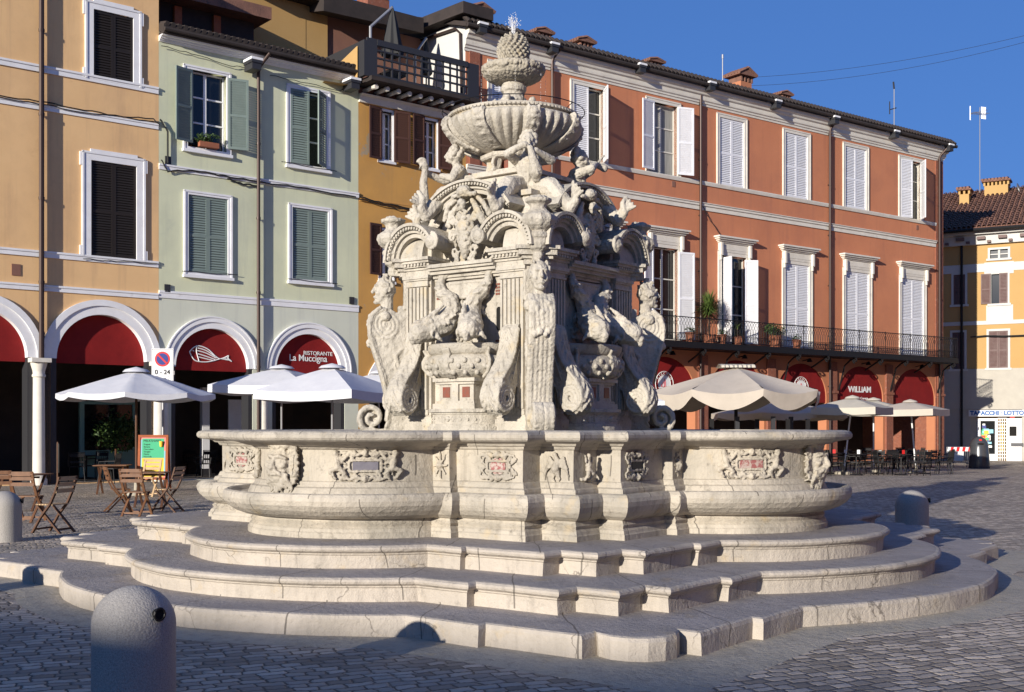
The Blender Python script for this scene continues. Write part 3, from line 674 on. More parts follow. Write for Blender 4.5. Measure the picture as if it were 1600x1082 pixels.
# arched pediments over the piers
def arch_ring(b, cx, cz, r0, r1, a0, a1, y0, y1, n=18, ez=1):
    P0 = arc(cx, cz, r0, r0*ez, a0, a1, n); P1_ = arc(cx, cz, r1, r1*ez, a0, a1, n); poly = P0+P1_[::-1]
    vs = [(x, y0, z) for x, z in P0]+[(x, y0, z) for x, z in P1_]+[(x, y1, z) for x, z in P0]+[(x, y1, z) for x, z in P1_]; m = n+1; fs = []
    for i in range(n): fs += [(i, i+1, m+i+1, m+i), (2*m+i, 3*m+i, 3*m+i+1, 2*m+i+1), (m+i, m+i+1, 3*m+i+1, 3*m+i), (i, 2*m+i, 2*m+i+1, i+1)]
    fs += [(0, m, 3*m, 2*m), (n, 2*m+n, 3*m+n, m+n)]; b.add(vs, fs)
for sx in (-1, 1):
    b = MB(); a0, a1 = (0, 158) if sx > 0 else (22, 180); cx = sx*.72
    for r0, r1, y in ((.25,.30,-1.16),(.30,.335,-1.20),(.335,.375,-1.235),(.375,.41,-1.27)): arch_ring(b, cx, 3.635, r0, r1, a0, a1, y, -.62)
    for i in range(22):
        a = R(a0+(a1-a0)*(i+.5)/22); M = Matrix.Translation((cx+.352*cos(a), -1.245, 3.635+.352*sin(a))) @ Matrix.Rotation(-a, 4, 'Y'); b.obox(M, .014, .012, .013)
    b.box(cx-.16, cx+.16, -1.02, -.66, 3.64, 3.84); b.prism(arc(cx, 3.80, .16, .14, 0, 180, 10), -1.02, -.66)
    fp('arched_pediment', b, smooth=True, autos=30)
    s = SC(); ex = cx-sx*.36; s.spiral((ex, -1.255, 3.80), .10, .012, 2.3, .026, a0=90, sgn=sx); s.cap((ex,-1.23,3.80),(ex,-.80,3.80),.085); s.spiral((ex, -.9, 3.80), .10, .012, 2, .026, a0=90, sgn=sx)
    s.cap((cx,-1.03,3.70),(cx,-1.03,3.84),.012); 
    for q in (-1, 1): s.spiral((cx+q*.035,-1.03,3.80), .03, .006, .9, .011, a0=0, sgn=q)
    s.cap((cx-.05,-1.03,3.735),(cx+.05,-1.03,3.735),.012)
    o = s.sculpt('scroll_end', 'stone_carved', fountain, .010, .003, smooth=1); FACE.append(o)
b = MB()                                      # great arch over the coat of arms
for r0, r1, y in ((.60,.66,-.96),(.66,.70,-1.0),(.70,.745,-1.05),(.745,.78,-1.09)): arch_ring(b, 0, 3.86, r0, r1, 28, 152, y, -.4, 22, .82)
for i in range(34):
    a = R(28+124*(i+.5)/34); M = Matrix.Translation((.72*cos(a), -1.06, 3.86+.72*.82*sin(a))) @ Matrix.Rotation(-a, 4, 'Y'); b.obox(M, .012, .012, .013)
b.prism(arc(0, 3.86, .61, .50, 0, 180, 18), -.80, -.5); b.box(-.64,.64,-.80,-.5,3.5,3.87)
fp('great_arch', b, smooth=True, autos=30)
def arms():
    s = SC(); r = random.Random(3)
    s.sph((0,-1.06,3.92), (.145,.07,.24)); s.chain([(0,-1.05,3.74),(0,-1.05,3.62)], [.09,.04])
    s.cap((-.17,-1.08,4.32),(.17,-1.08,4.32),.028); s.sph((0,-1.08,4.36), (.10,.09,.07)); s.sph((0,-1.13,4.20), (.06,.05,.075)); s.sph((0,-1.19,4.19), .018)
    for sx in (-1, 1):
        s.chain([(sx*.08,-1.02,4.26),(sx*.20,-1.06,4.12),(sx*.26,-1.04,4.0)], [.03,.045,.05]); s.chain([(sx*.12,-1.0,4.32),(sx*.26,-1.06,4.22),(sx*.34,-1.02,4.08)], [.03,.03,.035])
        s.spiral((sx*.17,-1.08,4.05), .06, .01, 1.4, .022, sgn=sx); s.spiral((sx*.19,-1.06,3.86), .07, .01, 1.5, .024, sgn=-sx); s.spiral((sx*.14,-1.07,3.68), .06, .01, 1.3, .022, sgn=sx)
        for i in range(5): s.sph((sx*(.05+.045*(i % 2)), -1.12, 3.80+.06*i), .022)
        s.spiral((sx*.05,-1.12,4.10), .035, .008, 1.1, .014, sgn=sx)
        s.chain([(sx*.14,-1.05,3.64),(sx*.10,-1.08,3.58),(sx*.16,-1.06,3.54)], [.03,.035,.02])
    return s
o = arms().sculpt('coat_of_arms', 'stone_carved', fountain, .010, .006, smooth=1, nscale=28); FACE.append(o)
for o in FACE: o.scale = (.965, .965, 1)
four(FACE)

# ---- corners: built pointing along +X, then turned to the four diagonals
def cp(name, sc, m='stone_carved', vox=.011, rough=.004, label=None, nscale=24):
    o = sc.sculpt(name, m, fountain, vox, rough, smooth=1, nscale=nscale); o.rotation_euler.z = -pi/4; CORN.append(o); return o
b = SC(); b.box(1.0,1.52,-.12,.12,1.2,3.10).box(1.0,1.45,-.15,.15,3.05,3.46)
prof = [(1.45,2.95),(1.62,3.07),(1.74,3.07),(1.83,3.0),(1.865,2.88),(1.86,2.75),(1.82,2.60),(1.76,2.42),(1.70,2.22),(1.655,2.02),(1.64,1.86),(1.655,1.74),(1.69,1.66),(1.60,1.60),(1.45,1.58),(1.35,1.60),(1.35,2.0)]
n = len(prof); b.add([(r_, -.125, z) for r_, z in prof]+[(r_, .125, z) for r_, z in prof], [tuple(range(n)), tuple(reversed(range(n, 2*n)))]+[(i, (i+1)%n, (i+1)%n+n, i+n) for i in range(n)])
def spx(s, c, r0, r1, t, th, a0, sg):       # spiral in the (x,z) plane of a corner piece
    s.spiral(c, r0, r1, t, th, 'xz', a0, sg)
for q in (-1, 1):
    spx(b, (1.67, q*.125, 2.87), .185, .012, 3.6, .020, 90, q*-1*q); 
    b.chain([(r_-.02, q*.125, z) for r_, z in prof[4:13]], [.02]*9)
    b.spiral((1.50, q*.12, 2.40), .09, .02, 1.2, .016, 'xz', 200, 1); b.chain([(1.45,q*.12,2.6),(1.55,q*.13,2.5),(1.5,q*.125,2.35)], [.02,.025,.01])
    b.spiral((1.48, q*.12, 1.98), .08, .02, 1.2, .014, 'xz', 200, -1)
    b.chain([(1.50,q*.12,2.20),(1.60,q*.13,2.10),(1.54,q*.125,1.9)], [.018,.022,.01])
# foot curl
b.sph((1.85,0,1.765), (.125,.055,.125))
P = []
for i in range(34):
    t = i/33; a = R(-70+t*560); rr = .145*(1-t)+.02; P.append((1.87+rr*cos(a)-.02, 0, 1.765+rr*sin(a)))
for yy in (-.09, -.03, .03, .09): b.tube([(x, yy, z) for x, y, z in [(1.5,0,1.62),(1.62,0,1.615),(1.72,0,1.60),(1.81,0,1.61)]+P], [.035]*4+[.042*(1-.3*i/33) for i in range(34)], 6)
cp('volute_bracket', b, nscale=18)
s = SC(); r = random.Random(9)                 # herm: head, shoulders, long draped body on the bracket's front
cx = 1.68; s.sph((cx, 0, 3.30), (.125,.115,.16)); s.sph((cx+.04, 0, 3.22), (.085,.085,.10))
s.chain([(cx+.125,0,3.33),(cx+.155,0,3.27)], [.014,.024]); s.chain([(cx+.115,-.06,3.345),(cx+.12,0,3.35),(cx+.115,.06,3.345)], [.016,.014,.016])
s.chain([(cx+.125,-.028,3.205),(cx+.135,0,3.21),(cx+.125,.028,3.205)], [.012,.015,.012]); s.sph((cx+.11,0,3.15), (.035,.04,.03))
for q in (-1, 1): s.sph((cx+.10, q*.045, 3.315), (.016,.02,.012)); s.sph((cx+.08, q*.06, 3.25), (.04,.03,.03)); s.sph((cx, q*.118, 3.27), (.02,.016,.035))
for i in range(34):
    a = R(r.uniform(60, 300)); e = R(r.uniform(-10, 85)); s.spiral((cx+.125*cos(a)*cos(e), .118*sin(a)*cos(e), 3.31+.15*sin(e)), .03, .01, 1, .016, 'yz' if abs(cos(a)) > .7 else 'xz', r.random()*360)
s.cap((cx-.03,0,3.18),(cx-.02,0,3.02),.075,.085)
s.chain([(cx,-.12,2.97),(cx+.02,0,3.0),(cx,.12,2.97)], [.07,.09,.07])
for i in range(5):
    yy = -.10+.05*i
    s.chain([(r_+.012, yy+.006*sin(k*2+i), z) for k, (r_, z) in enumerate(prof[2:12])], [.026]*10)
for q in (-1, 1): s.chain([(r_+.002, q*.125, z) for r_, z in prof[2:12]], [.03]*10)
for i in range(14): s.sph((1.86+.03*r.random(), r.uniform(-.09,.09), r.uniform(2.62,2.98)), (.03,.03,.035))
cp('herm_figure', s, vox=.010, rough=.003, nscale=30)
b = MB()
for z0, z1, o in ((3.44,3.50,0),(3.50,3.54,.03),(3.54,3.60,.07),(3.60,3.64,.10)): b.box(.9, 1.50+o, -.15-o, .15+o, z0, z1)
o = part('corner_entablature', b, 'stone_carved', fountain); o.rotation_euler.z = -pi/4; CORN.append(o)
s = SC(); s.lathe([(.05,3.46),(.07,3.52),(.05,3.56),(.10,3.60),(.115,3.66),(.115,3.70)], 16, (1.58,0))
s.lathe([(.09,3.70),(.13,3.72),(.13,3.76),(.10,3.78),(.17,3.84),(.20,3.90),(.185,3.96),(.12,4.0),(.09,4.04),(.10,4.08),(.15,4.11),(.155,4.14),(.10,4.15)], 20, (1.58,0), lambda a, z: 1+.05*cos(10*a)*(1 if 3.8 < z < 4 else 0))
for i in range(9): a = i*2*pi/9; s.spiral((1.58+.17*cos(a), .17*sin(a), 3.91), .035, .01, 1, .014, 'yz' if abs(cos(a)) > .7 else 'xz', i*50)
for i in range(10): s.sph((1.58+r.uniform(-.09,.09), r.uniform(-.09,.09), 4.15), (.035,.035,.03))
s.box(1.3,1.6,-.06,.06,3.46,3.62)
cp('urn', s, vox=.010)
# tritons seated over the corners
def triton(kind):
    s = SC(); c = .80; r = random.Random(9)
    s.chain([(c-.10,0,4.42),(c-.06,0,4.55),(c-.05,0,4.66),(c-.05,0,4.74)], [.13,.115,.135,.10])
    s.chain([(c-.06,-.12,4.73),(c-.04,.12,4.73)], [.065,.065]); s.cap((c-.04,0,4.76),(c-.0,0,4.86),.055,.052)
    s.sph((c+.0,0,4.95), (.105,.095,.115)); s.sph((c+.045,0,4.90), (.065,.066,.065)); s.chain([(c+.10,0,4.96),(c+.125,0,4.915)], [.013,.02]); s.sph((c+.10,0,4.87), (.02,.028,.014))
    for q in (-1, 1): s.sph((c+.09, q*.038, 4.945), .014); s.sph((c+.06, q*.055, 4.90), .03); s.chain([(c+.085,q*.01,4.972),(c+.09,q*.055,4.972)], [.012,.009])
    for i in range(30):
        a = R(r.uniform(70, 290)); e = R(r.uniform(-25, 80)); s.sph((c+.10*cos(a)*cos(e), .098*sin(a)*cos(e), 4.97+.11*sin(e)), (.034,.034,.03))
    if kind == 'pillar':                     # arm stretched to a shell on a stump
        s.chain([(c-.04,-.13,4.73),(c+.12,-.16,4.66),(c+.33,-.09,4.72)], [.062,.052,.038]); s.chain([(c+.33,-.09,4.72),(c+.39,-.05,4.77)], [.04,.034])
        for i in range(5): s.chain([(c+.39,-.07+.022*i,4.79),(c+.43,-.075+.024*i,4.80),(c+.45,-.06+.02*i,4.775)], [.012,.011,.009])
        s.chain([(c-.04,.13,4.73),(c+.06,.22,4.62),(c+.18,.12,4.66)], [.062,.052,.036])
        s.spiral((c+.41,-.03,4.84), .055, .01, 1.6, .03); s.sph((c+.39,-.02,4.80), (.06,.05,.05))
        s.chain([(c+.38,-.02,4.74),(c+.40,-.01,4.60),(c+.39,0,4.42),(c+.40,0,4.2)], [.042,.05,.06,.075])
    else:                                    # both hands lift a shell to the mouth
        s.chain([(c-.04,-.14,4.74),(c+.10,-.26,4.78),(c+.19,-.09,4.87)], [.062,.052,.036]); s.sph((c+.19,-.06,4.87), (.04,.045,.04))
        s.chain([(c-.04,.14,4.74),(c+.02,.29,4.74),(c+.16,.10,4.80)], [.062,.052,.036]); s.sph((c+.17,.07,4.81), (.04,.045,.04))
        if kind == 'front': s.chain([(c+.11,0,4.88),(c+.20,.0,4.83),(c+.22,.03,4.70),(c+.18,.07,4.58)], [.022,.035,.055,.085]); s.chain([(c+.18,.07,4.58),(c+.14,.08,4.50)], [.08,.05])
        else:
            s.chain([(c+.11,0,4.88),(c+.22,0,4.87),(c+.32,0,4.84)], [.022,.03,.05])
            for i in range(4): s.chain([(c+.22,-.06+.03*i,4.88),(c+.27,-.05+.03*i,4.95),(c+.31,-.04+.03*i,4.99)], [.016,.014,.010])
    for q in (-1, 1):
        s.chain([(c-.06,q*.09,4.45),(c+.16,q*.26,4.40),(c+.30,q*.36,4.24),(c+.40,q*.44,4.12)], [.12,.115,.10,.075])
        s.chain([(c+.40,q*.44,4.12),(c+.46,q*.50,4.20),(c+.44,q*.50,4.32),(c+.48,q*.46,4.40)], [.07,.05,.035,.02])
        for i in range(4): s.chain([(c+.42,q*.48,4.22),(c+.50+.03*i,q*(.46+.03*i),4.40-.04*i)], [.036,.02])
    return s
for kind, rz in (('pillar', -3*pi/4), ('front', -pi/4), ('side', pi/4), ('side', 3*pi/4)):
    o = triton(kind).sculpt('triton', 'stone_carved', fountain, .010, .003, smooth=1, nscale=26); o.rotation_euler.z = rz; o.scale = (.96,.96,1)
# seahorse-like scrolls and shells that fill the gap between pediments
s = SC(); s.sph((.98,0,3.82), (.16,.13,.2)); s.chain([(.95,0,3.64),(1.10,0,3.8),(1.02,0,4.05),(.9,0,4.2)], [.16,.14,.12,.12])
for q in (-1, 1): s.spiral((1.06,q*.12,3.98), .10, .015, 1.6, .03, a0=200); s.spiral((1.18,q*.08,3.78), .09, .015, 1.5, .028)
s.tube([(1.18+.10*cos(R(a)), .02, 4.12+.10*sin(R(a))) for a in range(0, 375, 15)], .045, 8)
cp('corner_scrollwork', s)
for o in CORN: o.scale = (.96, .96, 1)
four(CORN)

UP0 = set(fountain.children)
# ---- neck, great bowl, upper bowl, pine cone (round the axis)
b = MB().box(-.24,.24,-.24,.24,4.70,4.90).box(-.30,.30,-.30,.30,4.70,4.74)
b.lathe([(.30,4.86),(.40,4.88),(.42,4.90),(.42,4.94),(.36,4.955),(.30,4.97)], 8)
part('neck', b, 'stone_carved', fountain)
for k in range(4):
    part('stone_inlay', MB().merge(MB().box(-.10,.10,-.246,-.2,4.76,4.86), Matrix.Rotation(k*pi/2, 4, 'Z')), 'red_marble', fountain)
s = SC()
for k in range(4):
    t = SC()
    t.spiral((.0,-.36,4.80), .085, .012, 1.8, .028, 'yz', 0, 1)
    t.chain([(0,-.26,4.95),(0,-.30,4.86),(0,-.34,4.74),(0,-.42,4.72)], [.05,.045,.045,.03]); s.merge(t, Matrix.Rotation(k*pi/2, 4, 'Z'))
s.sculpt('neck_scroll', 'stone_carved', fountain, .010, .003, smooth=1)
bprof = [(.28,4.94),(.34,4.955),(.46,4.985),(.60,5.03),(.72,5.09),(.81,5.16),(.86,5.23),(.872,5.28),(.86,5.325),(.825,5.35),(.80,5.355),(.80,5.37),(.825,5.38),(.835,5.395),(.835,5.415),(.81,5.425),(.77,5.42),(.70,5.35),(.5,5.25)]
NG = 40
def gad(a, z):
    if not (4.97 < z < 5.33): return 1
    t = sin(pi*(z-4.97)/.36); ph = (a*NG/(2*pi)) % 1
    return 1-.085*t*abs(2*ph-1)**1.3
part('great_bowl', MB().lathe(bprof, NG*8, rf=gad), 'stone_carved', fountain, smooth=True, autos=50)
s = SC()
for k in range(8):
    a = k*pi/4+R(8)
    t = SC(); P = [(r_*1.02, 0, z-.004) for r_, z in bprof[2:10]]
    for yy in (-.05,-.025,0,.025,.05): t.chain([(x, yy, z) for x, y, z in P], [.024]*8)
    for q in (-1, 1): t.chain([(x, q*.075, z) for x, y, z in P], [.016]*8); t.spiral((.87,q*.06,5.33), .05, .01, 1.5, .018, 'xz', 180)
    for i in range(5): t.sph((bprof[4+i][0]*1.04, 0, bprof[4+i][1]), (.03,.05,.03))
    s.merge(t, Matrix.Rotation(a, 4, 'Z'))
s.sculpt('bowl_strap', 'stone_carved', fountain, .011, .004, smooth=1)
b = MB()
for i in range(96): a = i*2*pi/96; M = Matrix.Rotation(a, 4, 'Z') @ Matrix.Translation((.836,0,5.388)); b.obox(M, .010, .014, .011)
part('dentil_band', b, 'stone_carved', fountain)
b = MB(); b.tube([(.90*cos(R(a)), .90*sin(R(a)), 5.47) for a in range(0, 361, 6)], .006, 4)
for k in range(8): a = k*pi/4; b.tube([(.80*cos(a), .80*sin(a), 5.41),(.90*cos(a), .90*sin(a), 5.47)], .006, 4)
part('water_pipe_ring', b, 'iron', fountain)
s = SC(); s.lathe([(.22,5.36),(.22,5.44),(.17,5.47),(.14,5.50),(.15,5.60),(.17,5.61),(.17,5.64),(.14,5.66),(.13,5.72),(.16,5.74),(.17,5.78),(.14,5.82),(.15,5.86)], 20)
for k in range(4):
    t = SC(); t.chain([(.17,0,5.46),(.24,0,5.55),(.22,0,5.60)], [.06,.045,.03]); t.sph((.25,0,5.62), (.045,.04,.045)); t.chain([(.2,.04,5.56),(.30,.05,5.50),(.34,.03,5.45)], [.03,.025,.03]); t.chain([(.2,-.04,5.56),(.27,-.08,5.50),(.33,-.06,5.44)], [.03,.025,.03])
    s.merge(t, Matrix.Rotation(k*pi/2+R(20), 4, 'Z'))
s.sculpt('upper_stem', 'stone_carved', fountain, .010, .004, smooth=1)
b = MB(); b.lathe([(.12,5.84),(.20,5.845),(.29,5.87),(.35,5.905),(.375,5.94),(.37,5.965),(.355,5.97),(.385,5.985),(.40,6.0),(.405,6.025),(.39,6.04),(.36,6.045),(.30,6.03),(.15,6.03)], 64, rf=lambda a, z: 1+(.02*cos(40*a) if z > 5.97 else 0))
s = SC(); s.merge(b)
for i in range(44): a = i*2*pi/44; s.sph((.385*cos(a), .385*sin(a), 5.985+.012*(i % 2)), (.024,.024,.028))
for i in range(8): a = i*pi/4+.3; s.sph((.375*cos(a), .375*sin(a), 5.985), (.04,.04,.045))
s.sculpt('upper_bowl', 'stone_dark', fountain, .010, .006, smooth=1, nscale=30)
s = SC(); s.lathe([(.08,6.02),(.14,6.08),(.165,6.18),(.165,6.27),(.135,6.36),(.07,6.41),(.02,6.42)], 20)
for j in range(10):
    t = j/9; z = 6.07+.345*t; rr = .172*sqrt(max(.05, 1-((z-6.22)/.215)**2)) if z > 6.22 else .172*sqrt(max(.35, 1-((z-6.22)/.22)**2)); n = max(5, int(2*pi*rr/.062))
    for i in range(n): a = 2*pi*(i+.5*(j % 2))/n; s.chain([(rr*cos(a), rr*sin(a), z), ((rr+.03)*cos(a), (rr+.03)*sin(a), z+.014)], [.026,.016])
s.sculpt('pine_cone', 'stone_dark', fountain, .008, .004, smooth=0, nscale=40)
b = MB(); r = random.Random(2)
for i in range(150):
    t = r.random(); a = r.random()*2*pi; rr = .02+.11*t*r.random(); b.sph((rr*cos(a), rr*sin(a), 6.44+.28*(t-.9*(rr/.13)**2*.6)), r.uniform(.003,.007), 5, 3)
for k in range(7):
    a = k*.9; 
    for i in range(26): z = 5.98-.55*r.random(); b.sph((.42*cos(a)+.01*r.random(), .42*sin(a), z), .0035, 5, 3)
for k in range(9):
    a = k*.7; h_ = .16+.10*((k*37) % 5)/5; b.tube([(.012*cos(a), .012*sin(a), 6.42), (.025*cos(a), .025*sin(a), 6.42+h_*.7), (.04*cos(a), .04*sin(a), 6.42+h_), (.07*cos(a), .07*sin(a), 6.42+h_*.75)], [.004,.0035,.003,.002], 4)
part('water_spray', b, 'sign_white', fountain, smooth=True)['kind'] = 'stuff'

for o in fountain.children:
    if o not in UP0: o.location = (-.045, -.034, 0); o.scale = (.965, .965, 1)
# ================================================================ FACADE PLANE
def unit(xv): t = atan2(xv-800, FPX); return V((sin(t), cos(t), 0))
def set_plane(k):
    """the palace and the older houses to its left stand on two slightly different lines"""
    global U, FROTZ, NF, FO
    U, FO = PLANES[k]; FROTZ = atan2(U.y, U.x); NF = V((U.y, -U.x, 0))
_ur = unit(3240); _ul = unit(3030); _c = V((23.06, 62, 0))
_t = (_c.x+(72/FPX)*_c.y)/(_ur.x+(72/FPX)*_ur.y)          # walk back to where the palace begins
PLANES = {'palace': (_ur, _c-_ur*46.0)}
_j = _c-_ur*_t; _t2 = (_j.x+(800/FPX)*_j.y)/(_ul.x+(800/FPX)*_ul.y)
PLANES['left'] = (_ul, _j-_ul*_t2)
set_plane('left')
def F(x, y, off=0, yy=0):
    """a point of the photograph on the facade plane -> (metres along it, height)"""
    d = V(((x-800)/FPX, 1, (HZ-y)/FPX)); t = (off+FO.dot(NF))/d.dot(NF); P = d*t
    return (P-FO).dot(U), 1.65+P.z
def Fs(x, off=0): return F(x, 668, off)[0]
def Fz(y, x, off=0): return F(x, y, off)[1]
def band_z(a, b, off=0):       # height of a level line seen at two places, averaged
    return (Fz(a[1], a[0], off)+Fz(b[1], b[0], off))/2
def building(name, label, x0):
    s0 = Fs(x0) if x0 is not None else 0; P = FO+U*s0
    o = thing(name, label, 'building', P, FROTZ); o['_s0'] = s0; return o, s0
class Bd:
    """parts of one building on the facade plane; coordinates s, y (into the house), z"""
    def __init__(s, name, label, x0): s.o, s.s0 = building(name, label, x0)
    def p(s, name, mb, m, parent=None, **kw):
        for i, v in enumerate(mb.v): mb.v[i] = (v[0]-s.s0, v[1], v[2])
        return part(name, mb, m, parent or s.o, **kw)
    def plate(s, name, loops, t, m, y=0, parent=None, **kw):
        return plate(name, [[(x-s.s0, z) for x, z in l] for l in loops], t, m, parent or s.o, y=y, **kw)
def shutter_mb(w, h, slats=None, rails=(0,.45,1)):
    """a louvred leaf hinged at x=0, lying in +x, thickness in y"""
    b = MB(); t = .045; st = .07
    b.box(0, st, 0, t, 0, h).box(w-st, w, 0, t, 0, h)
    rz = [0, h*.46, h-.08]
    for z in rz: b.box(st, w-st, 0, t, z, z+.08)
    for a, c in ((.08, h*.46), (h*.46+.08, h-.08)):
        n = max(3, int((c-a)/.075))
        for i in range(n):
            z = a+(c-a)*(i+.5)/n; dz = (c-a)/n*.5; b.add([(st,.006,z-dz),(w-st,.006,z-dz),(w-st,.034,z+dz*.75),(st,.034,z+dz*.75),(st,.0,z-dz+.008),(w-st,.0,z-dz+.008),(w-st,.03,z+dz*.75+.008),(st,.03,z+dz*.75+.008)],
              [(0,1,2,3),(4,7,6,5),(0,4,5,1),(1,5,6,2),(2,6,7,3),(3,7,4,0)])
    return b
def leaf(B, win, w, h, x, y, z, ang, m, flip=False, label=None):
    mb = shutter_mb(w, h); 
    if flip: mb.v = [(-a, b_, c) for a, b_, c in mb.v]
    o = part('shutter', mb, m, win, loc=(x-B.s0, y, z), rot=(0, 0, R(ang)))
    if label: o['label'] = label
    hb = MB()
    for zz in (.2, h*.5, h-.2): hb.box(-.025, .025, -.015, .0, zz-.025, zz+.025)
    part('hinge', hb, 'iron', o) if False else None
    return o
HOLES = {}
def window(B, x0, x1, y0, y1, xm=None, frame=.16, m='trim', sh='shutter_white', left=0, right=0, sill='flat', depth=.22, style='flat', key=None, glass='glass', curtain=False, zfix=None, ears=False, hood=False, proud=.045):
    """x0..x1,y0..y1: outer edges of the surround in the photograph; left/right = opening angle of the leaf (0 closed, None = no leaf)"""
    s0, s1 = Fs(x0), Fs(x1); xm = (x0+x1)/2
    z1, z0 = Fz(y0, xm), Fz(y1, xm)
    if zfix: z0, z1 = zfix
    a0, a1, c0, c1 = s0+frame, s1-frame, z0+(frame*.7 if sill != 'none' else 0), z1-frame
    HOLES.setdefault(key or id(B), []).append(rect(a0, a1, c0, c1))
    b = MB(); yf = -proud
    b.box(s0, a0, yf, depth, z0, z1).box(a1, s1, yf, depth, z0, z1).box(a0, a1, yf, depth, c1, z1).box(a0, a1, yf, depth, z0, c0)
    b.box(s0-.03, s0+.03, yf-.02, 0, z0, z1).box(s1-.03, s1+.03, yf-.02, 0, z0, z1).box(s0-.03, s1+.03, yf-.02, 0, z1-.05, z1+.01)
    if ears:
        for sg, e in ((-1, s0), (1, s1)): b.box(min(e, e+sg*.09), max(e, e+sg*.09), yf-.012, 0, z1-.42, z1-.03); b.box(min(e, e+sg*.09), max(e, e+sg*.09), yf-.012, 0, z0+.02, z0+.3)
        b.box(s0+.22, s1-.22, yf-.012, 0, z1, z1+.09)
    win = B.p('window', b, m)
    if sill == 'flat': B.p('sill', MB().box(s0-.06, s1+.06, yf-.07, 0, z0-.09, z0), m, win) and None
    if hood:
        b = MB(); h0 = z1; b.box(s0, s1, -.07, 0, h0, h0+.34); b.box(s0+.12, s1-.12, -.085, 0, h0+.06, h0+.28)
        for i, (dz, o_) in enumerate(((.34,.05),(.40,.12),(.47,.20),(.54,.27))): b.box(s0-o_, s1+o_, -.07-o_, 0, h0+dz, h0+dz+.07)
        for e in (s0+.0, s1-.12): b.box(e, e+.12, -.20, -.07, h0-.22, h0+.34); b.box(e+.02, e+.10, -.15, -.07, h0-.42, h0-.22)
        B.p('hood', b, m, win)
    g = MB().box(a0, a1, depth-.02, depth, c0, c1); B.p('pane', g, glass, win)
    f = MB(); fw = .05
    mid = (a0+a1)/2
    for xx in (a0, mid-fw, mid, a1-fw): f.box(xx, xx+fw, depth-.06, depth-.021, c0, c1)
    for zz in (c0, c0+(c1-c0)*.33, c0+(c1-c0)*.66, c1-fw): f.box(a0+fw, a1-fw, depth-.055, depth-.022, zz, zz+fw)
    if left != 0 or right != 0:
        B.p('window_frame', f, 'trim' if m != 'trim_cream' else 'trim_cream', win)
        if curtain: B.p('curtain', MB().box(a0+.05, a1-.05, depth+.01-.03, depth-.021, c0+.05, c1-.05), 'curtain', win)
    w = (a1-a0)/2-.004; h = c1-c0-.02
    if left is not None: leaf(B, win, w, h, a0+.002, .0 if left == 0 else -.05, c0+.01, -left, sh)
    if right is not None: leaf(B, win, w, h, a1-.002, .0 if right == 0 else -.05, c0+.01, right, sh, True)
    return win
def pipe(B, x, ytop, zbot=.0, off=.13, r=.06, elbow=False):
    s = Fs(x, off); zt = Fz(ytop, x, off); b = MB(); pts = [(s, -off, zbot), (s, -off, zt)]
    if elbow: pts += [(s+.02, -off-.05, zt+.15), (s+.22, -off-.35, zt+.55)]
    b.tube(pts, r, 10)
    z = zbot+1.2
    while z < zt: b.tube([(s, -off, z-.04), (s, -off, z+.04)], r+.014, 10); b.box(s-.015, s+.015, -off, .0, z-.02, z+.02); z += 2.4
    return B.p('drainpipe', b, 'pipe', smooth=True)
def profile_band(B, name, xa, xb, prof, m, sa=None, sb=None, ret=False):
    """moulding run: prof = [(out, z), ...] closed to the wall, from s(xa) to s(xb)"""
    sa = Fs(xa) if sa is None else sa; sb = Fs(xb) if sb is None else sb; b = MB(); n = len(prof)
    e = [(o if ret else 0) for o, z in prof]
    b.add([(sa-.0, -o, z) for o, z in prof]+[(sb+e[i], -prof[i][0], prof[i][1]) for i in range(n)], [tuple(range(n)), tuple(reversed(range(n, 2*n)))]+[(i, (i+1)%n, (i+1)%n+n, i+n) for i in range(n)])
    if ret:
        b.add([(sb+o, -o, z) for o, z in prof]+[(sb+o, 9, z) for o, z in prof], [tuple(range(n)), tuple(reversed(range(n, 2*n)))]+[(i, (i+1)%n, (i+1)%n+n, i+n) for i in range(n)])
    return B.p(name, b, m)
def band(B, xa, xb, ya, yb, h=.16, out=.06, m='trim', name='string_course', sa=None, sb=None, xr=None):
    """ya at xa (top edge), yb at xb"""
    z = band_z((xa, ya), (xb, yb)); 
    return profile_band(B, name, xa, xb, [(0,z-h),(out*.6,z-h),(out*.6,z-h*.35),(out,z-h*.3),(out,z),(0,z+.012)], m, sa, sb)
def arch_hole(x0, x1, ytop, n=24, key=None, zb=-.2, inset=0):
    s0, s1 = Fs(x0)+inset, Fs(x1)-inset; zt = Fz(ytop, (x0+x1)/2)-inset; r = (s1-s0)/2; c = (s0+s1)/2
    return c, r, zt-r, [(s0, zb), (s1, zb)]+arc(c, zt-r, r, r, 0, 180, n)
def wires(B, pts, r=.014, name='cable'):
    P = []
    for x, y in pts: s_, z = F(x, y, .07); P.append((s_, -.07, z))
    Q = []
    for i in range(len(P)-1):
        for k in range(5):
            t = k/5; a, c = V(P[i]), V(P[i+1]); q = a.lerp(c, t); Q.append((q.x, q.y, q.z+.02*sin(i*5+k*1.7)))
    Q.append(P[-1]); return B.p(name, MB().tube(Q, r, 5), 'wire')
PD = 4.6     # depth of the arcades
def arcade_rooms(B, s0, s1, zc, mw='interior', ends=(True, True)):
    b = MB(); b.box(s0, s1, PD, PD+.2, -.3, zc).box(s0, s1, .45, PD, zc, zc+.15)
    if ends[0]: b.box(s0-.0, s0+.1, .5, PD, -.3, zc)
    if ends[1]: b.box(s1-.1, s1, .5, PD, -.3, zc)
    B.p('arcade_interior', b, mw)
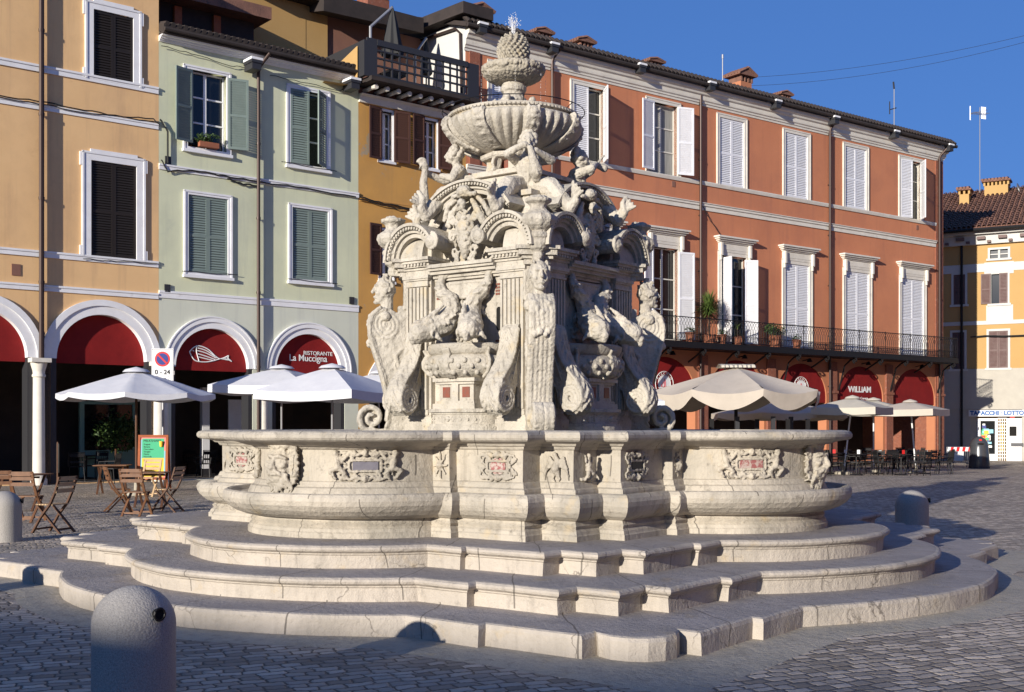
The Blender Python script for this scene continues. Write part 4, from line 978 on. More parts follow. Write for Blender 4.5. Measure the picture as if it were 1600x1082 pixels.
def column(B, x, ytop, r=.20, zb=0, y=.25, m='trim_cream', s=None):
    s_ = Fs(x) if s is None else s; zt = Fz(ytop, x); b = MB()
    b.lathe([(r*1.35,zb),(r*1.35,.15),(r*1.15,.2),(r*1.2,.27),(r*1.02,.32),(r,.4),(r*.93,zt-.55),(r*1.1,zt-.53),(r*1.1,zt-.48),(r*.95,zt-.44),(r*1.0,zt-.36),(r*1.3,zt-.18),(r*1.35,zt-.12)], 20, (s_, y))
    b.box(s_-r*1.6, s_+r*1.6, y-r*1.6, y+r*1.6, zt-.12, zt)
    return B.p('column', b, m, smooth=True, autos=40)
def scupper(B, x, y, parent=None, w=.16, out=.40):
    s_, z = F(x, y, .5); b = MB().box(s_-w, s_+w, -out-.25, -.1, z-.20, z+.0); b.box(s_-w-.03, s_+w+.03, -out-.28, -.1, z, z+.09)
    B.p('gutter_box', b, 'iron_grey', parent)
    B.p('lead_cap', MB().box(s_-w-.04, s_+w+.04, -out-.29, -.1, z+.092, z+.17), 'trim', parent)

# ================================================================ ORANGE HOUSE (left)
OH = Bd('orange_house', 'orange plastered house with black shutters and two tall red awninged arches at the left edge', 0)
XL, XG = -330, 248; sL, sG = Fs(XL), Fs(XG); ztop_o = 16.0
window(OH, 134, 219, 10, 130, key='o', sh='shutter_black', ears=True, frame=.22, sill='none')
window(OH, 129, 225, 243, 404, key='o', sh='shutter_black', ears=True, frame=.24, sill='none')
window(OH, -180, -70, -50, 100, key='o', sh='shutter_black', ears=True, frame=.22, sill='none')
window(OH, -190, -74, 170, 360, key='o', sh='shutter_black', ears=True, frame=.24, sill='none')
c2, r2, zs2, h2 = arch_hole(88, 229, 492)
pitch = Fs(244)-Fs(60)
cO1 = c2-pitch; cO0 = cO1-pitch
def shift_arch(c, r, zs, zb=-.2): return [(c-r, zb), (c+r, zb)]+arc(c, zs, r, r, 0, 180, 24)
OH.plate('facade', [rect(sL, sG, 0, ztop_o)]+[shift_arch(c, r2+.16, zs2, .02) for c in (c2, cO1, cO0)]+HOLES['o'], .5, 'plaster_orange')
for c in (c2, cO1, cO0):
    for (ra, rb, o_) in ((r2, r2+.26, -.03), (r2+.26, r2+.44, -.07)):
        b = MB(); arch_ring(b, c, zs2, ra, rb, 0, 180, o_, .3, 28); OH.p('arch_moulding', b, 'trim', smooth=True, autos=30)
    OH.plate('awning', [[(c-r2, zs2-.12), (c+r2, zs2-.12)]+arc(c, zs2, r2, r2, 0, 180, 24)], .03, 'red_cloth', y=.22)
    OH.p('pier', MB().box(c-r2-.42, c-r2, -.0, .5, 0, zs2), 'iron_grey'); OH.p('pier', MB().box(c+r2, c+r2+.42, .0, .5, 0, zs2), 'iron_grey')
column(OH, 47, 560, .17, s=cO1+pitch/2-.12, y=-.1); column(OH, 238, 566, .17, s=c2+pitch/2-.05, y=-.1)
band(OH, 0, 247, 94, 134, .2, .07, sa=sL); band(OH, 0, 247, 158, 189, .17, sa=sL); band(OH, 0, 247, 390, 406, .18, sa=sL); band(OH, 0, 247, 442, 458, .17, sa=sL)
zr = ztop_o
OH.p('side_wall', MB().box(sL, sG-.02, .5, 9, 4.9, ztop_o-.02), 'plaster_orange')
OH.p('roof', MB().prism([(sL-.5, zr), (sG, zr), (sG, zr+.14), (sL-.5, zr+.14)], -.75, 9.5), 'roof_dark')
s_a, z_a = F(232, 4, .4); OH.p('eave', MB().box(sL, sG, -.55, .0, zr-.28, zr), 'trim_cream')
pipe(OH, 65, -60, zbot=2.2, r=.07)
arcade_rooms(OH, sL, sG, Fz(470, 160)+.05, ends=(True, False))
wires(OH, [(-20,148),(60,158),(120,170),(180,181),(240,187),(250,196)], .02); wires(OH, [(-20,150),(60,162),(120,174),(240,190)], .014)
wires(OH, [(130,405),(180,408),(246,412)], .012)
OH.p('vent_plate', MB().box(Fs(18), Fs(32), -.02, 0, Fz(431,25), Fz(413,25)), 'plaster_mauve')

# ================================================================ GREEN HOUSE
GH = Bd('green_house', 'pale green plastered house with grey green shutters and white arches over the restaurant', 248)
s0, s1 = sG, Fs(560)
gzc = band_z((252, 66), (556, 131)); zrow = gzc
W = {}
W[0] = window(GH, 287, 359, 108, 238, key='g', sh='shutter_green', left=None, right=None, frame=.12)
W[1] = window(GH, 448, 514, 138, 263, key='g', sh='shutter_green', left=4, right=38, frame=.12)
W[2] = window(GH, 288, 361, 302, 432, key='g', sh='shutter_green', frame=.12)
W[3] = window(GH, 451, 517, 322, 442, key='g', sh='shutter_green', frame=.12)
# open leaves of the first window
sa, za = F(268, 222, .1); sb, zb = F(297, 106, .1)
leaf(GH, W[0], Fs(300)-Fs(270), Fz(108,285)-Fz(222,285), Fs(299), -.06, Fz(222,285), 194, 'shutter_green')
leaf(GH, W[0], Fs(384)-Fs(355), Fz(126,370)-Fz(236,370), Fs(355), -.06, Fz(236,370), 166, 'shutter_green', True)
cA, rA, zA, _ = arch_hole(279, 384, 514); cB, rB, zB, _ = arch_hole(427, 537, 522); zAB = (zA+zB)/2; rAB = (rA+rB)/2
GH.plate('facade', [rect(s0+.003, s1-.003, Fz(461,400)-.1, gzc+.3)]+HOLES['g'], .5, 'plaster_green')
zsplit = Fz(461,400)-.1
GH.plate('ground_floor_wall', [rect(s0+.003, s1-.003, 0, zsplit-.002), shift_arch(cA, rAB+.14, zAB, .02), shift_arch(cB, rAB+.14, zAB, .02)], .5, 'plaster_green_low')
for c in (cA, cB):
    for (ra, rb, o_) in ((rAB, rAB+.20, -.02), (rAB+.20, rAB+.34, -.06), (rAB+.34, rAB+.38, -.08)):
        b = MB(); arch_ring(b, c, zAB, ra, rb, 0, 180, o_, .3, 28); GH.p('arch_moulding', b, 'trim', smooth=True, autos=30)
    GH.p('pier', MB().box(c-rAB-.34, c-rAB, .02, .5, 0, zAB), 'iron_grey'); GH.p('pier', MB().box(c+rAB, c+rAB+.34, .02, .5, 0, zAB), 'iron_grey')
aw = []
for c in (cA, cB): aw.append(GH.plate('awning', [[(c-rAB, zAB-.10), (c+rAB, zAB-.10)]+arc(c, zAB, rAB, rAB, 0, 180, 24)], .03, 'red_cloth', y=.16))
aw[0]['label'] = 'red awning painted with a white fish'; aw[1]['label'] = 'red awning lettered with the restaurant name'
column(GH, 403, 586, .16, s=(cA+cB)/2, y=-.05); column(GH, 250, 580, .16, s=s0+.12, y=-.05)
# writing on the awnings
sc_, zc_ = F(497, 559, -.15); t1 = text('lettering', 'RISTORANTE', .19, sc_-GH.s0, .15, zc_+.13, 'white_ink', aw[1], sx=1.0)
sc_, zc_ = F(481, 566, -.15); t2 = text('lettering', 'La Muccigna', .31, sc_+.02-GH.s0, .15, zc_+.12, 'white_ink', aw[1], sx=.95, bold=.002)
def curve_strokes(name, B, parent, strokes, r, m, y, off):
    b = MB()
    for st in strokes:
        P = []
        for x, y_ in st: s_, z = F(x, y_, off); P.append((s_, y, z))
        b.tube(P, r, 5)
    return B.p(name, b, m, parent)
def smoothp(pts, n=6):
    out = []
    for i in range(len(pts)-1):
        p0 = pts[max(i-1,0)]; p1 = pts[i]; p2 = pts[i+1]; p3 = pts[min(i+2,len(pts)-1)]
        for k in range(n):
            t = k/n; out.append(tuple(.5*((2*p1[j])+(-p0[j]+p2[j])*t+(2*p0[j]-5*p1[j]+4*p2[j]-p3[j])*t*t+(-p0[j]+3*p1[j]-3*p2[j]+p3[j])*t**3) for j in (0,1)))
    return out+[pts[-1]]
fish = [smoothp([(296,550),(303,543),(312,541),(325,546),(337,557),(345,561),(357,556)]), smoothp([(296,550),(300,558),(306,564),(318,566),(330,565),(345,561),(353,561),(362,565)]), [(357,556),(356,560),(362,565)],
        smoothp([(307,540),(307,550),(311,565)]), smoothp([(308,548),(322,552),(338,560)]), smoothp([(309,553),(322,557),(336,562)]), smoothp([(310,558),(322,561),(334,564)]), smoothp([(309,544),(322,548),(336,557)]), [(301,548),(303,549)], [(345,561),(356,558)],[(346,561),(357,563)]]
curve_strokes('fish_emblem', GH, aw[0], fish, .018, 'white_ink', .15, -.15)
band(GH, 252, 556, 258, 300, .17, .06, sa=s0, sb=s1); band(GH, 250, 556, 455, 477, .22, .05, sa=s0, sb=s1)
zc = gzc; gt = band_z((252, 28), (556, 110), .42); gk = (gt-.28-zc)/.52
profile_band(GH, 'cornice', 0, 0, [(o_*.8, zc+d*gk) for o_, d in ((0,0),(.05,0),(.07,.10),(.12,.13),(.13,.22),(.20,.25),(.22,.36),(.34,.40),(.36,.50),(0,.52))], 'trim', s0, s1)
zc = gt-.80
b = MB(); b.add([(s0,-.40,zc+.56),(s1,-.40,zc+.56),(s1,4,zc+1.5),(s0,4,zc+1.5),(s0,-.40,zc+.80),(s1,-.40,zc+.80),(s1,4,zc+1.75),(s0,4,zc+1.75)], [(0,3,2,1),(4,5,6,7),(0,1,5,4),(1,2,6,5),(2,3,7,6),(3,0,4,7)])
b.box(s0, s1, -.399, .1, zc+.52, zc+.6); rg = GH.p('roof', b, 'roof_dark')
b = MB(); n = int((s1-s0)/.2)
for i in range(n): s_ = s0+(i+.5)*.2; b.tube([(s_, -.42, zc+.80), (s_, 4, zc+1.77)], .08, 6)
GH.p('tile_row', b, 'roof_dark', rg, smooth=True)  # tiles coloured near-black to imitate the shaded eave edge
rg2 = GH.p('gutter', MB().tube([(s0,-.44,zc+.62),(s1,-.44,zc+.62)], .07, 8), 'roof_dark')
# dormer behind
b = MB(); d0, d1 = Fs(196, -2), Fs(388, -2); b.box(d0, d1, 1.6, 5, zc+.9, zc+2.6); dm = GH.p('dormer', b, 'roof_dark')
GH.p('roof', MB().prism([(d0-.2, zc+2.2), (d1+.3, zc+2.2), (d1+.3, zc+2.6), (d0-.2, zc+2.6)], .9, 6), 'roof_tile', dm)
k = d0+1.4
while k < d1-.3: GH.p('timber_post', MB().box(k, k+.25, 1.45, 1.6, zc+1.0, zc+2.1), 'board_wood', dm); k += 1.35
scupper(GH, 398, 100); scupper(GH, 552, 131)
pipe(GH, 404, 112, zbot=0, r=.055, elbow=True)
arcade_rooms(GH, s0, s1, Fz(470, 400)-.05, ends=(False, False))
wires(GH, [(252,250),(262,268),(300,266),(350,275),(400,284),(460,292),(556,308)], .022); wires(GH, [(252,72),(300,84),(360,103),(385,106)], .012); wires(GH, [(422,118),(470,128),(530,142),(548,134)], .012)
wires(GH, [(355,280),(380,288),(405,291)], .03); wires(GH, [(250,187),(262,205),(262,255)], .03)
wires(GH, [(285,424),(372,430)], .012); wires(GH, [(450,436),(528,444)], .012); wires(GH, [(440,253),(526,268)], .012)
for x, y in ((261,451),(549,470),(262,251)): s_, z = F(x, y); GH.p('meter_box', MB().box(s_-.09, s_+.09, -.05, 0, z-.12, z+.12), 'iron_grey')

# penthouse and terrace behind the green and ochre roofs
PH = Bd('penthouse', 'yellow and mauve penthouse set back behind the green roof with a dark tiled roof', 380)
q0, q1, q2 = Fs(375, -2.6), Fs(512, -2.6), Fs(728)-.03
zq = zc+1.2
zyt = Fz(-6,450,-2.2); PH.plate('wall', [rect(q0, q1-.9, zq, zyt)], .3, 'plaster_yellow', y=2.6, label='yellow wall')
PH.p('return_wall', MB().box(q1-.9, q1, 2.61, 2.9, zq, zyt-.01), 'plaster_yellow')
PH.plate('wall', [rect(q1+.02, q2, zq, Fz(36, 590, -1.6)+.25)], .3, 'plaster_mauve', y=2.7, label='mauve wall')
zp = Fz(20, 515, -1.8)
b = MB(); b.box(q0, q1+.1, 1.9, 6, zyt+.002, zyt+.3); PH.p('roof', b, 'roof_dark', label='roof slab over the yellow wall')
def slab(B, name, xa, ya0, ya1, xb, yb0, yb1, y0, y1, m, off, rise=.5, parent=None):
    za0, za1, zb0, zb1 = Fz(ya0, xa, off), Fz(ya1, xa, off), Fz(yb0, xb, off), Fz(yb1, xb, off); a, c = Fs(xa, off), Fs(xb, off)
    b = MB().add([(a,y0,za1),(c,y0,zb1),(c,y1,zb1+rise),(a,y1,za1+rise),(a,y0,za0),(c,y0,zb0),(c,y1,zb0+rise),(a,y1,za0+rise)], [(0,3,2,1),(4,5,6,7),(0,1,5,4),(1,2,6,5),(2,3,7,6),(3,0,4,7)])
    return B.p(name, b, m, parent)
r1_ = slab(PH, 'roof', 506, -12, 17, 662, 29, 52, 1.6, 7, 'roof_dark', -1.6, 1.2)
r1_['label'] = 'dark eaves over the mauve wall'
s_, z_ = F(596, -2, -4); b = MB(); b.box(s_-.5, s_+.5, 4.2, 5, z_-1.5, z_+.1); 
PH.p('chimney', b, 'brick'); b = MB()
for i in range(5): b.box(s_-.48+.2*i, s_-.38+.2*i, 4.15, 4.3, z_+.1, z_+.35)
b.box(s_-.6, s_+.6, 4.05, 5.1, z_+.35, z_+.5); PH.p('chimney_cap', b, 'roof_tile')

# ================================================================ OCHRE HOUSE
YH = Bd('ochre_house', 'narrow ochre house with peeling plaster, brown shutters and a roof terrace', 560)
s0, s1 = Fs(560), Fs(728)
ztl = band_z((562, 146), (705, 178), .12); zsl = band_z((566, 117), (725, 147), 1.0)
def owin(x0, x1, y0, y1, **k): return window(YH, x0, x1, y0, y1, key='y', sh='shutter_brown', frame=.07, proud=.01, sill='flat', **k)
w1 = owin(592, 615, 172, 252, left=None, right=None); w2 = owin(660, 684, 186, 264, left=None, right=None); w3 = owin(592, 615, 358, 440, left=None, right=None); w4 = owin(660, 684, 364, 445, left=0, right=0)
for w_, xa, xb, y0, y1 in ((w1, 573, 594, 168, 249), (w1, 614, 637, 176, 256), (w2, 641, 661, 180, 259), (w2, 683, 702, 190, 266), (w3, 574, 594, 350, 430), (w3, 614, 636, 356, 436)):
    xm = (xa+xb)/2; wd = Fs(xb)-Fs(xa); h = Fz(y0, xm)-Fz(y1, xm); lft = xb in (594, 661)
    leaf(YH, w_, wd, h, Fs(xb) if lft else Fs(xa), -.07, Fz(y1, xm), 188 if lft else 172, 'shutter_brown', not lft)
c, r, zs, hh = arch_hole(577, 700, 548)
YH.plate('facade', [rect(s0+.002, s1, 0, ztl), hh[:0] or shift_arch(c, r, zs, .02)]+HOLES['y'], .5, 'plaster_ochre')
b = MB(); arch_ring(b, c, zs, r, r+.22, 0, 180, -.05, .3, 24); YH.p('arch_moulding', b, 'trim'); YH.plate('awning', [[(c-r, zs-.1),(c+r, zs-.1)]+arc(c, zs, r, r, 0, 180, 20)], .03, 'red_cloth', y=.16)
arcade_rooms(YH, s0, s1, Fz(500, 640), ends=(False, False))
band(YH, 562, 722, 312, 331, .1, .03, 'plaster_ochre')
profile_band(YH, 'cornice', 0, 0, [(0,ztl-.25),(.10,ztl-.25),(.12,ztl-.05),(.25,ztl),(.25,ztl+.02),(0,ztl+.03)], 'trim_cream', s0, s1)
profile_band(YH, 'terrace_slab', 0, 0, [(0,zsl-.16),(.95,zsl-.16),(1.0,zsl-.14),(1.0,zsl),(0,zsl+.01)], 'roof_dark', s0-.1, s1-.05)
YH.p('frieze', MB().box(s0+.01, s1-.01, .02, .5, ztl+.002, zsl), 'plaster_mauve')
b = MB(); n = 10
for i in range(n):
    s_ = s0+.25+(s1-s0-.5)*i/(n-1)
    P = [(s_-.09,0,ztl+.03),(s_+.09,0,ztl+.03),(s_+.09,-.45,ztl+.12),(s_+.09,-.62,ztl+.24),(s_+.09,-.62,ztl+.36),(s_-.09,-.62,ztl+.36),(s_-.09,-.62,ztl+.24),(s_-.09,-.45,ztl+.12)]
    b.tube([(s_,.1,zsl-.26),(s_,-.66,zsl-.25)], .075, 8); b.tube([(s_,-.66,zsl-.26),(s_,-.76,zsl-.27)], [.095,.085], 8)
YH.p('corbel', b, 'trim_cream', smooth=True)
zt = zsl; T0 = .85; RHh = band_z((552, 55), (711, 90), .85)-zsl
b = MB(); b.box(s0-.3, s0-.18, -T0, 2.6, zt, zt+RHh-.1); b.box(s0-.18, s0+.22, -T0, -T0+.08, zt, zt+RHh); b.box(s1-.55, s1-.05, -T0, -T0+.08, zt, zt+RHh-.02)
b.box(s0+.22, s1-.55, -T0-.02, -T0+.1, zt+RHh-.2, zt+RHh); b.box(s0+.22, s1-.55, -T0, -T0+.08, zt, zt+.12)
a, c_ = s0+.22, s1-.55; k = a+.28
while k < c_: b.box(k, k+.06, -T0+.01, -T0+.06, zt+.12, zt+RHh-.2); k += .31
for z in [RHh*q for q in (.3, .5, .7)]: b.box(a, c_, -T0+.0, -T0+.07, zt+z, zt+z+.055)
YH.p('terrace_railing', b, 'iron_grey')
YH.p('parapet', MB().add([(s0-1.5,-.3,zt-.3),(s0-.35,-.5,zt-.3),(s0-.35,-.5,zt+RHh-.25),(s0-.6,2.5,zt+.0),(s0-1.5,-.25,zt-.3),(s0-.35,-.45,zt-.3),(s0-.35,-.45,zt+RHh-.25),(s0-.6,2.55,zt+.0)], [(0,1,2,3),(4,7,6,5),(0,4,5,1),(1,5,6,2),(2,6,7,3),(3,7,4,0)]), 'plaster_yellow')
zpw = Fz(44, 700, -1.2)
YH.p('party_wall', MB().box(s1-.02, s1+.25, .02, 3.1, zsl-.6, zpw), 'plaster_white', label='white side wall behind the terrace')
YH.p('roof', MB().add([(s1-.5,-.5,zpw),(s1+.9,-.5,zpw),(s1+.9,4.5,zpw+.2),(s1-.5,4.5,zpw+.2),(s1-.5,-.5,zpw+.42),(s1+.9,-.5,zpw+.42),(s1+.9,4.5,zpw+.62),(s1-.5,4.5,zpw+.62)], [(0,3,2,1),(4,5,6,7),(0,1,5,4),(1,2,6,5),(2,3,7,6),(3,0,4,7)]), 'roof_dark')
YH.p('drainpipe', MB().tube([(s1-.12,3.0,zpw-.1),(s1-.12,.5,zpw-.25),(s1-.12,.2,zpw-.5),(s1-.12,.1,zsl)], .05, 8), 'pipe', smooth=True)
pipe(YH, 708, 265, zbot=0, r=.05)
wires(YH, [(562,308),(600,318),(650,328),(720,336)], .025); wires(YH, [(562,312),(620,326),(700,332)], .02); wires(YH, [(575,146),(640,160),(712,176)], .015)

# ================================================================ RED PALACE
set_plane('palace')
RH = Bd('red_palace', 'long brick red palace with white shutters, an iron balcony and red awnings below', 728)
s0, s1 = Fs(728), Fs(1472)
zc = (Fz(108, 845)+Fz(163, 1100)+Fz(208, 1240)+Fz(247, 1465))/4
rows = [(762,803,100,222,0,0), (891,948,128,253,0,60), (1009,1062,157,271,None,None), (1120,1166,180,291,0,0), (1223,1265,206,310,0,0), (1317,1356,227,326,0,0), (1404,1441,247,344,6,50)]
zt_ = sum(Fz(r_[2], (r_[0]+r_[1])/2) for r_ in rows[1:])/6; zb_ = sum(Fz(r_[3], (r_[0]+r_[1])/2) for r_ in rows[1:])/6
TW = []
for x0, x1, y0, y1, l, r_ in rows: TW.append(window(RH, x0, x1, y0, y1, key='r', m='trim_cream', sh='shutter_white', left=l, right=r_, zfix=(zb_, zt_), frame=.17, sill='none', curtain=(l is None)))
w_ = TW[2]; wd = Fs(1077)-Fs(1057); h = zt_-zb_-.25
leaf(RH, w_, wd, h, Fs(1020), -.07, zb_+.08, 188, 'shutter_white'); leaf(RH, w_, wd, h, Fs(1057), -.07, zb_+.08, 164, 'shutter_white', True)
zbal = 5.55
hz = (Fz(376, 1042)+Fz(392, 1145)+Fz(404, 1247)+Fz(416, 1338)+Fz(428, 1425))/5-.10
zbal = (Fz(528, 1022, 1.0)+Fz(561, 1496, 1.0))/2-.02
pn = [(812,858,0,0),(916,965,0,0),(1012,1064,None,None), (1122,1170,None,None), (1222,1268,0,0), (1317,1361,0,0), (1405,1446,0,0)]
PW = []
for x0, x1, l, r_ in pn: PW.append(window(RH, x0, x1, 400, 560, key='r', m='trim_cream', sh='shutter_white', left=l, right=r_, zfix=(zbal+.12, hz), frame=.20, sill='none', hood=True, curtain=False))
hh_ = hz-zbal-.45
leaf(RH, PW[2], Fs(1078)-Fs(1057), hh_, Fs(1058), -.09, zbal+.14, 170, 'shutter_white', True)
leaf(RH, PW[2], .6, hh_, Fs(1018), -.09, zbal+.14, 190, 'shutter_white')
leaf(RH, PW[3], .62, hh_, Fs(1161), -.09, zbal+.14, 152, 'shutter_white', True)
leaf(RH, PW[3], .55, hh_, Fs(1128), -.09, zbal+.14, 260, 'shutter_white')
# arcade
piers = [Fs(x) for x in (1097, 1193, 1290, 1385, 1468)]; pit = (piers[-1]-piers[0])/4
piers = [piers[0]+pit*i for i in range(-7, 5)]; piers = [p for p in piers if p > s0-1]
zarc = sum(Fz(y, x) for x, y in ((1247, 566), (1335, 573), (1422, 578)))/3
zspr = sum(Fz(y, x) for x, y in ((1247, 618), (1335, 622), (1422, 627)))/3
arches = []; HA = []
for i in range(len(piers)-1):
    c = (piers[i]+piers[i+1])/2; rx = pit/2-.42; arches.append(c); HA.append([(c-rx, .02), (c+rx, .02)]+arc(c, zspr, rx, zarc-zspr, 0, 180, 24))
zlow = zbal-.35
RH.plate('facade', [rect(s0, s1, zlow+.002, zc+.12)]+HOLES['r'], .5, 'plaster_red')
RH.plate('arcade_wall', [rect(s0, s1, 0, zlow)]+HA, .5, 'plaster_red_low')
aw2 = []
for i, c in enumerate(arches):
    rx = pit/2-.42; rz = zarc-zspr
    aw2.append(RH.plate('awning', [[(c-rx, zspr-.25), (c+rx, zspr-.25)]+arc(c, zspr, rx, rz, 0, 180, 24)], .03, 'red_cloth', y=.06))
for i, p in enumerate(piers):
    b = MB(); b.box(p-.27, p+.27, -.10, .0, 0, zspr+.2); b.box(p-.33, p+.33, -.14, .0, zspr+.2, zspr+.32); b.box(p-.27, p+.27, -.10, .0, zspr+.32, zlow-.1); RH.p('brick_pier', b, 'brick')
def awn_text(i, body, size, dz, sx=1, b=0): return text('lettering', body, size, arches[i]-RH.s0, .052, zspr+dz, 'white_ink', aw2[i], sx=sx, bold=b)
n = len(arches); awn_text(n-2, 'WiLLiAM', .40, .42, 1.15, .012); awn_text(n-2, 'Camicie - Cravatte', .17, .0); aw2[n-2]['label'] = 'red awning lettered in angular white capitals'
for i in (n-3, n-4, n-5):
    c = arches[i]; aw2[i]['label'] = 'red awning with a round white emblem'
    b = MB(); z0 = zspr+.42; R0 = .52
    b.tube([(c+R0*cos(R(a)), .05, z0+R0*sin(R(a))) for a in range(0, 361, 12)], .014, 4); b.tube([(c+.36*cos(R(a)), .05, z0+.36*sin(R(a))) for a in range(0, 361, 12)], .012, 4)
    RH.p('emblem_ring', b, 'white_ink', aw2[i])
    RH.plate('emblem_disc', [[(c+.34*cos(R(a)), z0+.34*sin(R(a))) for a in range(0, 360, 12)]], .006, 'white_ink', y=.046, parent=aw2[i])
    b = MB(); b.tube([(c-.20,.042,z0-.12),(c-.05,.042,z0-.14),(c+.15,.042,z0-.12)], .012, 4); b.tube([(c-.02,.042,z0-.14),(c-.02,.042,z0+.22),(c+.05,.042,z0+.12),(c+.06,.042,z0-.1)], .012, 4); b.tube([(c-.18,.042,z0-.12),(c-.1,.042,z0+.05),(c-.02,.042,z0+.0)], .01, 4)
    RH.p('emblem_drawing', b, 'sign_red', aw2[i])
    for k, ch in enumerate('PICCOLO'):
        a = R(150-20*k); text('lettering', ch, .15, c+.43*cos(a)-RH.s0, .05, z0+.43*sin(a), 'white_ink', aw2[i], rot=(R(90), a-pi/2 if False else -(a-pi/2), 0))
for i in range(n):
    c = arches[i]; b = MB(); b.tube([(c,-.05,zarc+.12),(c,-.45,zarc+.18)], .025, 6); b.tube([(c,-.45,zarc+.22),(c,-.45,zarc+.05)], [.05,.14], 8); RH.p('wall_lamp', b, 'iron')
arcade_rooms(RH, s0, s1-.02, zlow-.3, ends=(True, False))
b = MB(); b.box(s1-.04, s1, .5, PD, 0, zlow-.4); 
# right end wall and brick quoin
RH.p('end_wall', MB().box(s1-.5, s1-.002, .502, 11, 0, zc+.3), 'brick')
RH.p('brick_pilaster', MB().box(s1-.62, s1+.02, -.05, .6, 0, zc+.02), 'brick'); RH.p('brick_pilaster', MB().box(Fs(733), Fs(749), -.05, .2, zlow, zc+.02), 'brick')
za_ = (Fz(304,1200)+Fz(346,1460))/2; profile_band(RH, 'sill_course', 0, 0, [(0,zb_-.16),(.05,zb_-.16),(.09,zb_-.04),(.09,zb_),(0,zb_)], 'trim_cream', s0, s1-.62)
zs_ = (Fz(335,1200)+Fz(376,1460)+Fz(318,1100))/3; profile_band(RH, 'string_course', 0, 0, [(0,zs_-.32),(.05,zs_-.32),(.05,zs_-.15),(.10,zs_-.13),(.10,zs_-.04),(.14,zs_-.03),(.14,zs_),(0,zs_)], 'trim_cream', s0, s1-.62)
K = 1.0
rtop = (Fz(61,840,.5)+Fz(162,1240,.5)+Fz(227,1490,.5))/3; ck = (rtop-.17-zc)/1.15
cpf = [(o_*.52, zc+d*ck) for o_, d in ((0,0),(.06,0),(.08,.14),(.16,.17),(.17,.27),(.27,.34),(.29,.45),(.30,.62),(.44,.70),(.50,.84),(.66,.92),(.70,1.08),(.70,1.14),(0,1.15))]
profile_band(RH, 'cornice', 0, 0, cpf, 'trim_cream', s0-.1, s1, ret=True)
zc = rtop-1.32
b = MB(); b.add([(s0-.3,-.5,zc+1.16),(s1+.5,-.5,zc+1.16),(s1-3,5.5,zc+3.1),(s0-.3,5.5,zc+3.1),(s0-.3,-.5,zc+1.32),(s1+.5,-.5,zc+1.32),(s1-3,5.5,zc+3.3),(s0-.3,5.5,zc+3.3),(s1+.5,11,zc+1.16),(s1+.5,11,zc+1.32)],
   [(0,3,2,1),(4,5,6,7),(0,1,5,4),(2,3,7,6),(3,0,4,7),(1,2,8),(5,9,6),(1,8,9,5),(2,6,9,8)])
rr_ = RH.p('roof', b, 'roof_dark')  # roof and its tile row darkened in colour in place of eave shade
b = MB(); k = s0-.2
while k < s1+.45: b.tube([(k,-.54,zc+1.33),(k,-.2,zc+1.60)], .09, 6); k += .24
RH.p('tile_row', b, 'roof_dark', rr_, smooth=True)
RH.p('gutter', MB().tube([(s0-.3,-.52,zc+1.22),(s1+.5,-.52,zc+1.22)], .09, 8), 'roof_dark', rr_)
for x, y in ((752,44),(864,75),(1001,107),(1110,135),(1213,163),(1304,188),(1398,210),(1483,231)): scupper(RH, x, y)
for x, y in ((863,97),(1095,150),(1297,205),(1468,248)): pipe(RH, x, y, r=.06, elbow=True)
def chimney(x, y0, y1, w, m='roof_tile', off=-2.2, brick=True):
    s_, zt_2 = F(x, y0, off); zb_2 = Fz(y1, x, off); yy = -off
    b = MB().box(s_-w*.4, s_+w*.4, yy, yy+w*.8, zb_2-1.5, zb_2+(zt_2-zb_2)*.42); ch = RH.p('chimney', b, 'plaster_red_low' if brick else 'trim_cream', rr_)
    b = MB(); h0 = zb_2+(zt_2-zb_2)*.42; h1 = zb_2+(zt_2-zb_2)*.68
    for i in range(4): xx = s_-w*.38+i*w*.25; b.box(xx, xx+w*.10, yy-.02, yy+w*.8+.02, h0, h1)
    b.prism([(s_-w*.62, h1), (s_+w*.62, h1), (s_+w*.62, h1+.06), (s_, zt_2), (s_-w*.62, h1+.06)], yy-w*.15, yy+w*.95)
    for i in range(6):
        for sg in (-1, 1): b.tube([(s_+sg*w*.66, yy-w*.12+i*w*.2, h1+.06), (s_, yy-w*.12+i*w*.2, zt_2+.03)], w*.09, 5)
    RH.p('chimney_cap', b, 'roof_tile', rr_)
for x, y0, y1, w in ((752,8,42,.9),(850,46,66,.75),(915,60,82,.8),(1025,93,108,.75),(1166,108,143,.95),(1228,144,160,.7)): chimney(x, y0, y1, w, brick=w > .85)
for pts in ([(893,250),(880,247)],[(1150,270),(1170,289)],[(1095,390),(1150,400)]): pass
wires(RH, [(1098,322),(1110,345),(1128,370)], .015)
for x, y in ((1052,288),(1433,356)): s_, z = F(x, y); RH.p('vent_plate', MB().box(s_-.09, s_+.09, -.02, 0, z-.12, z+.12), 'plaster_mauve')
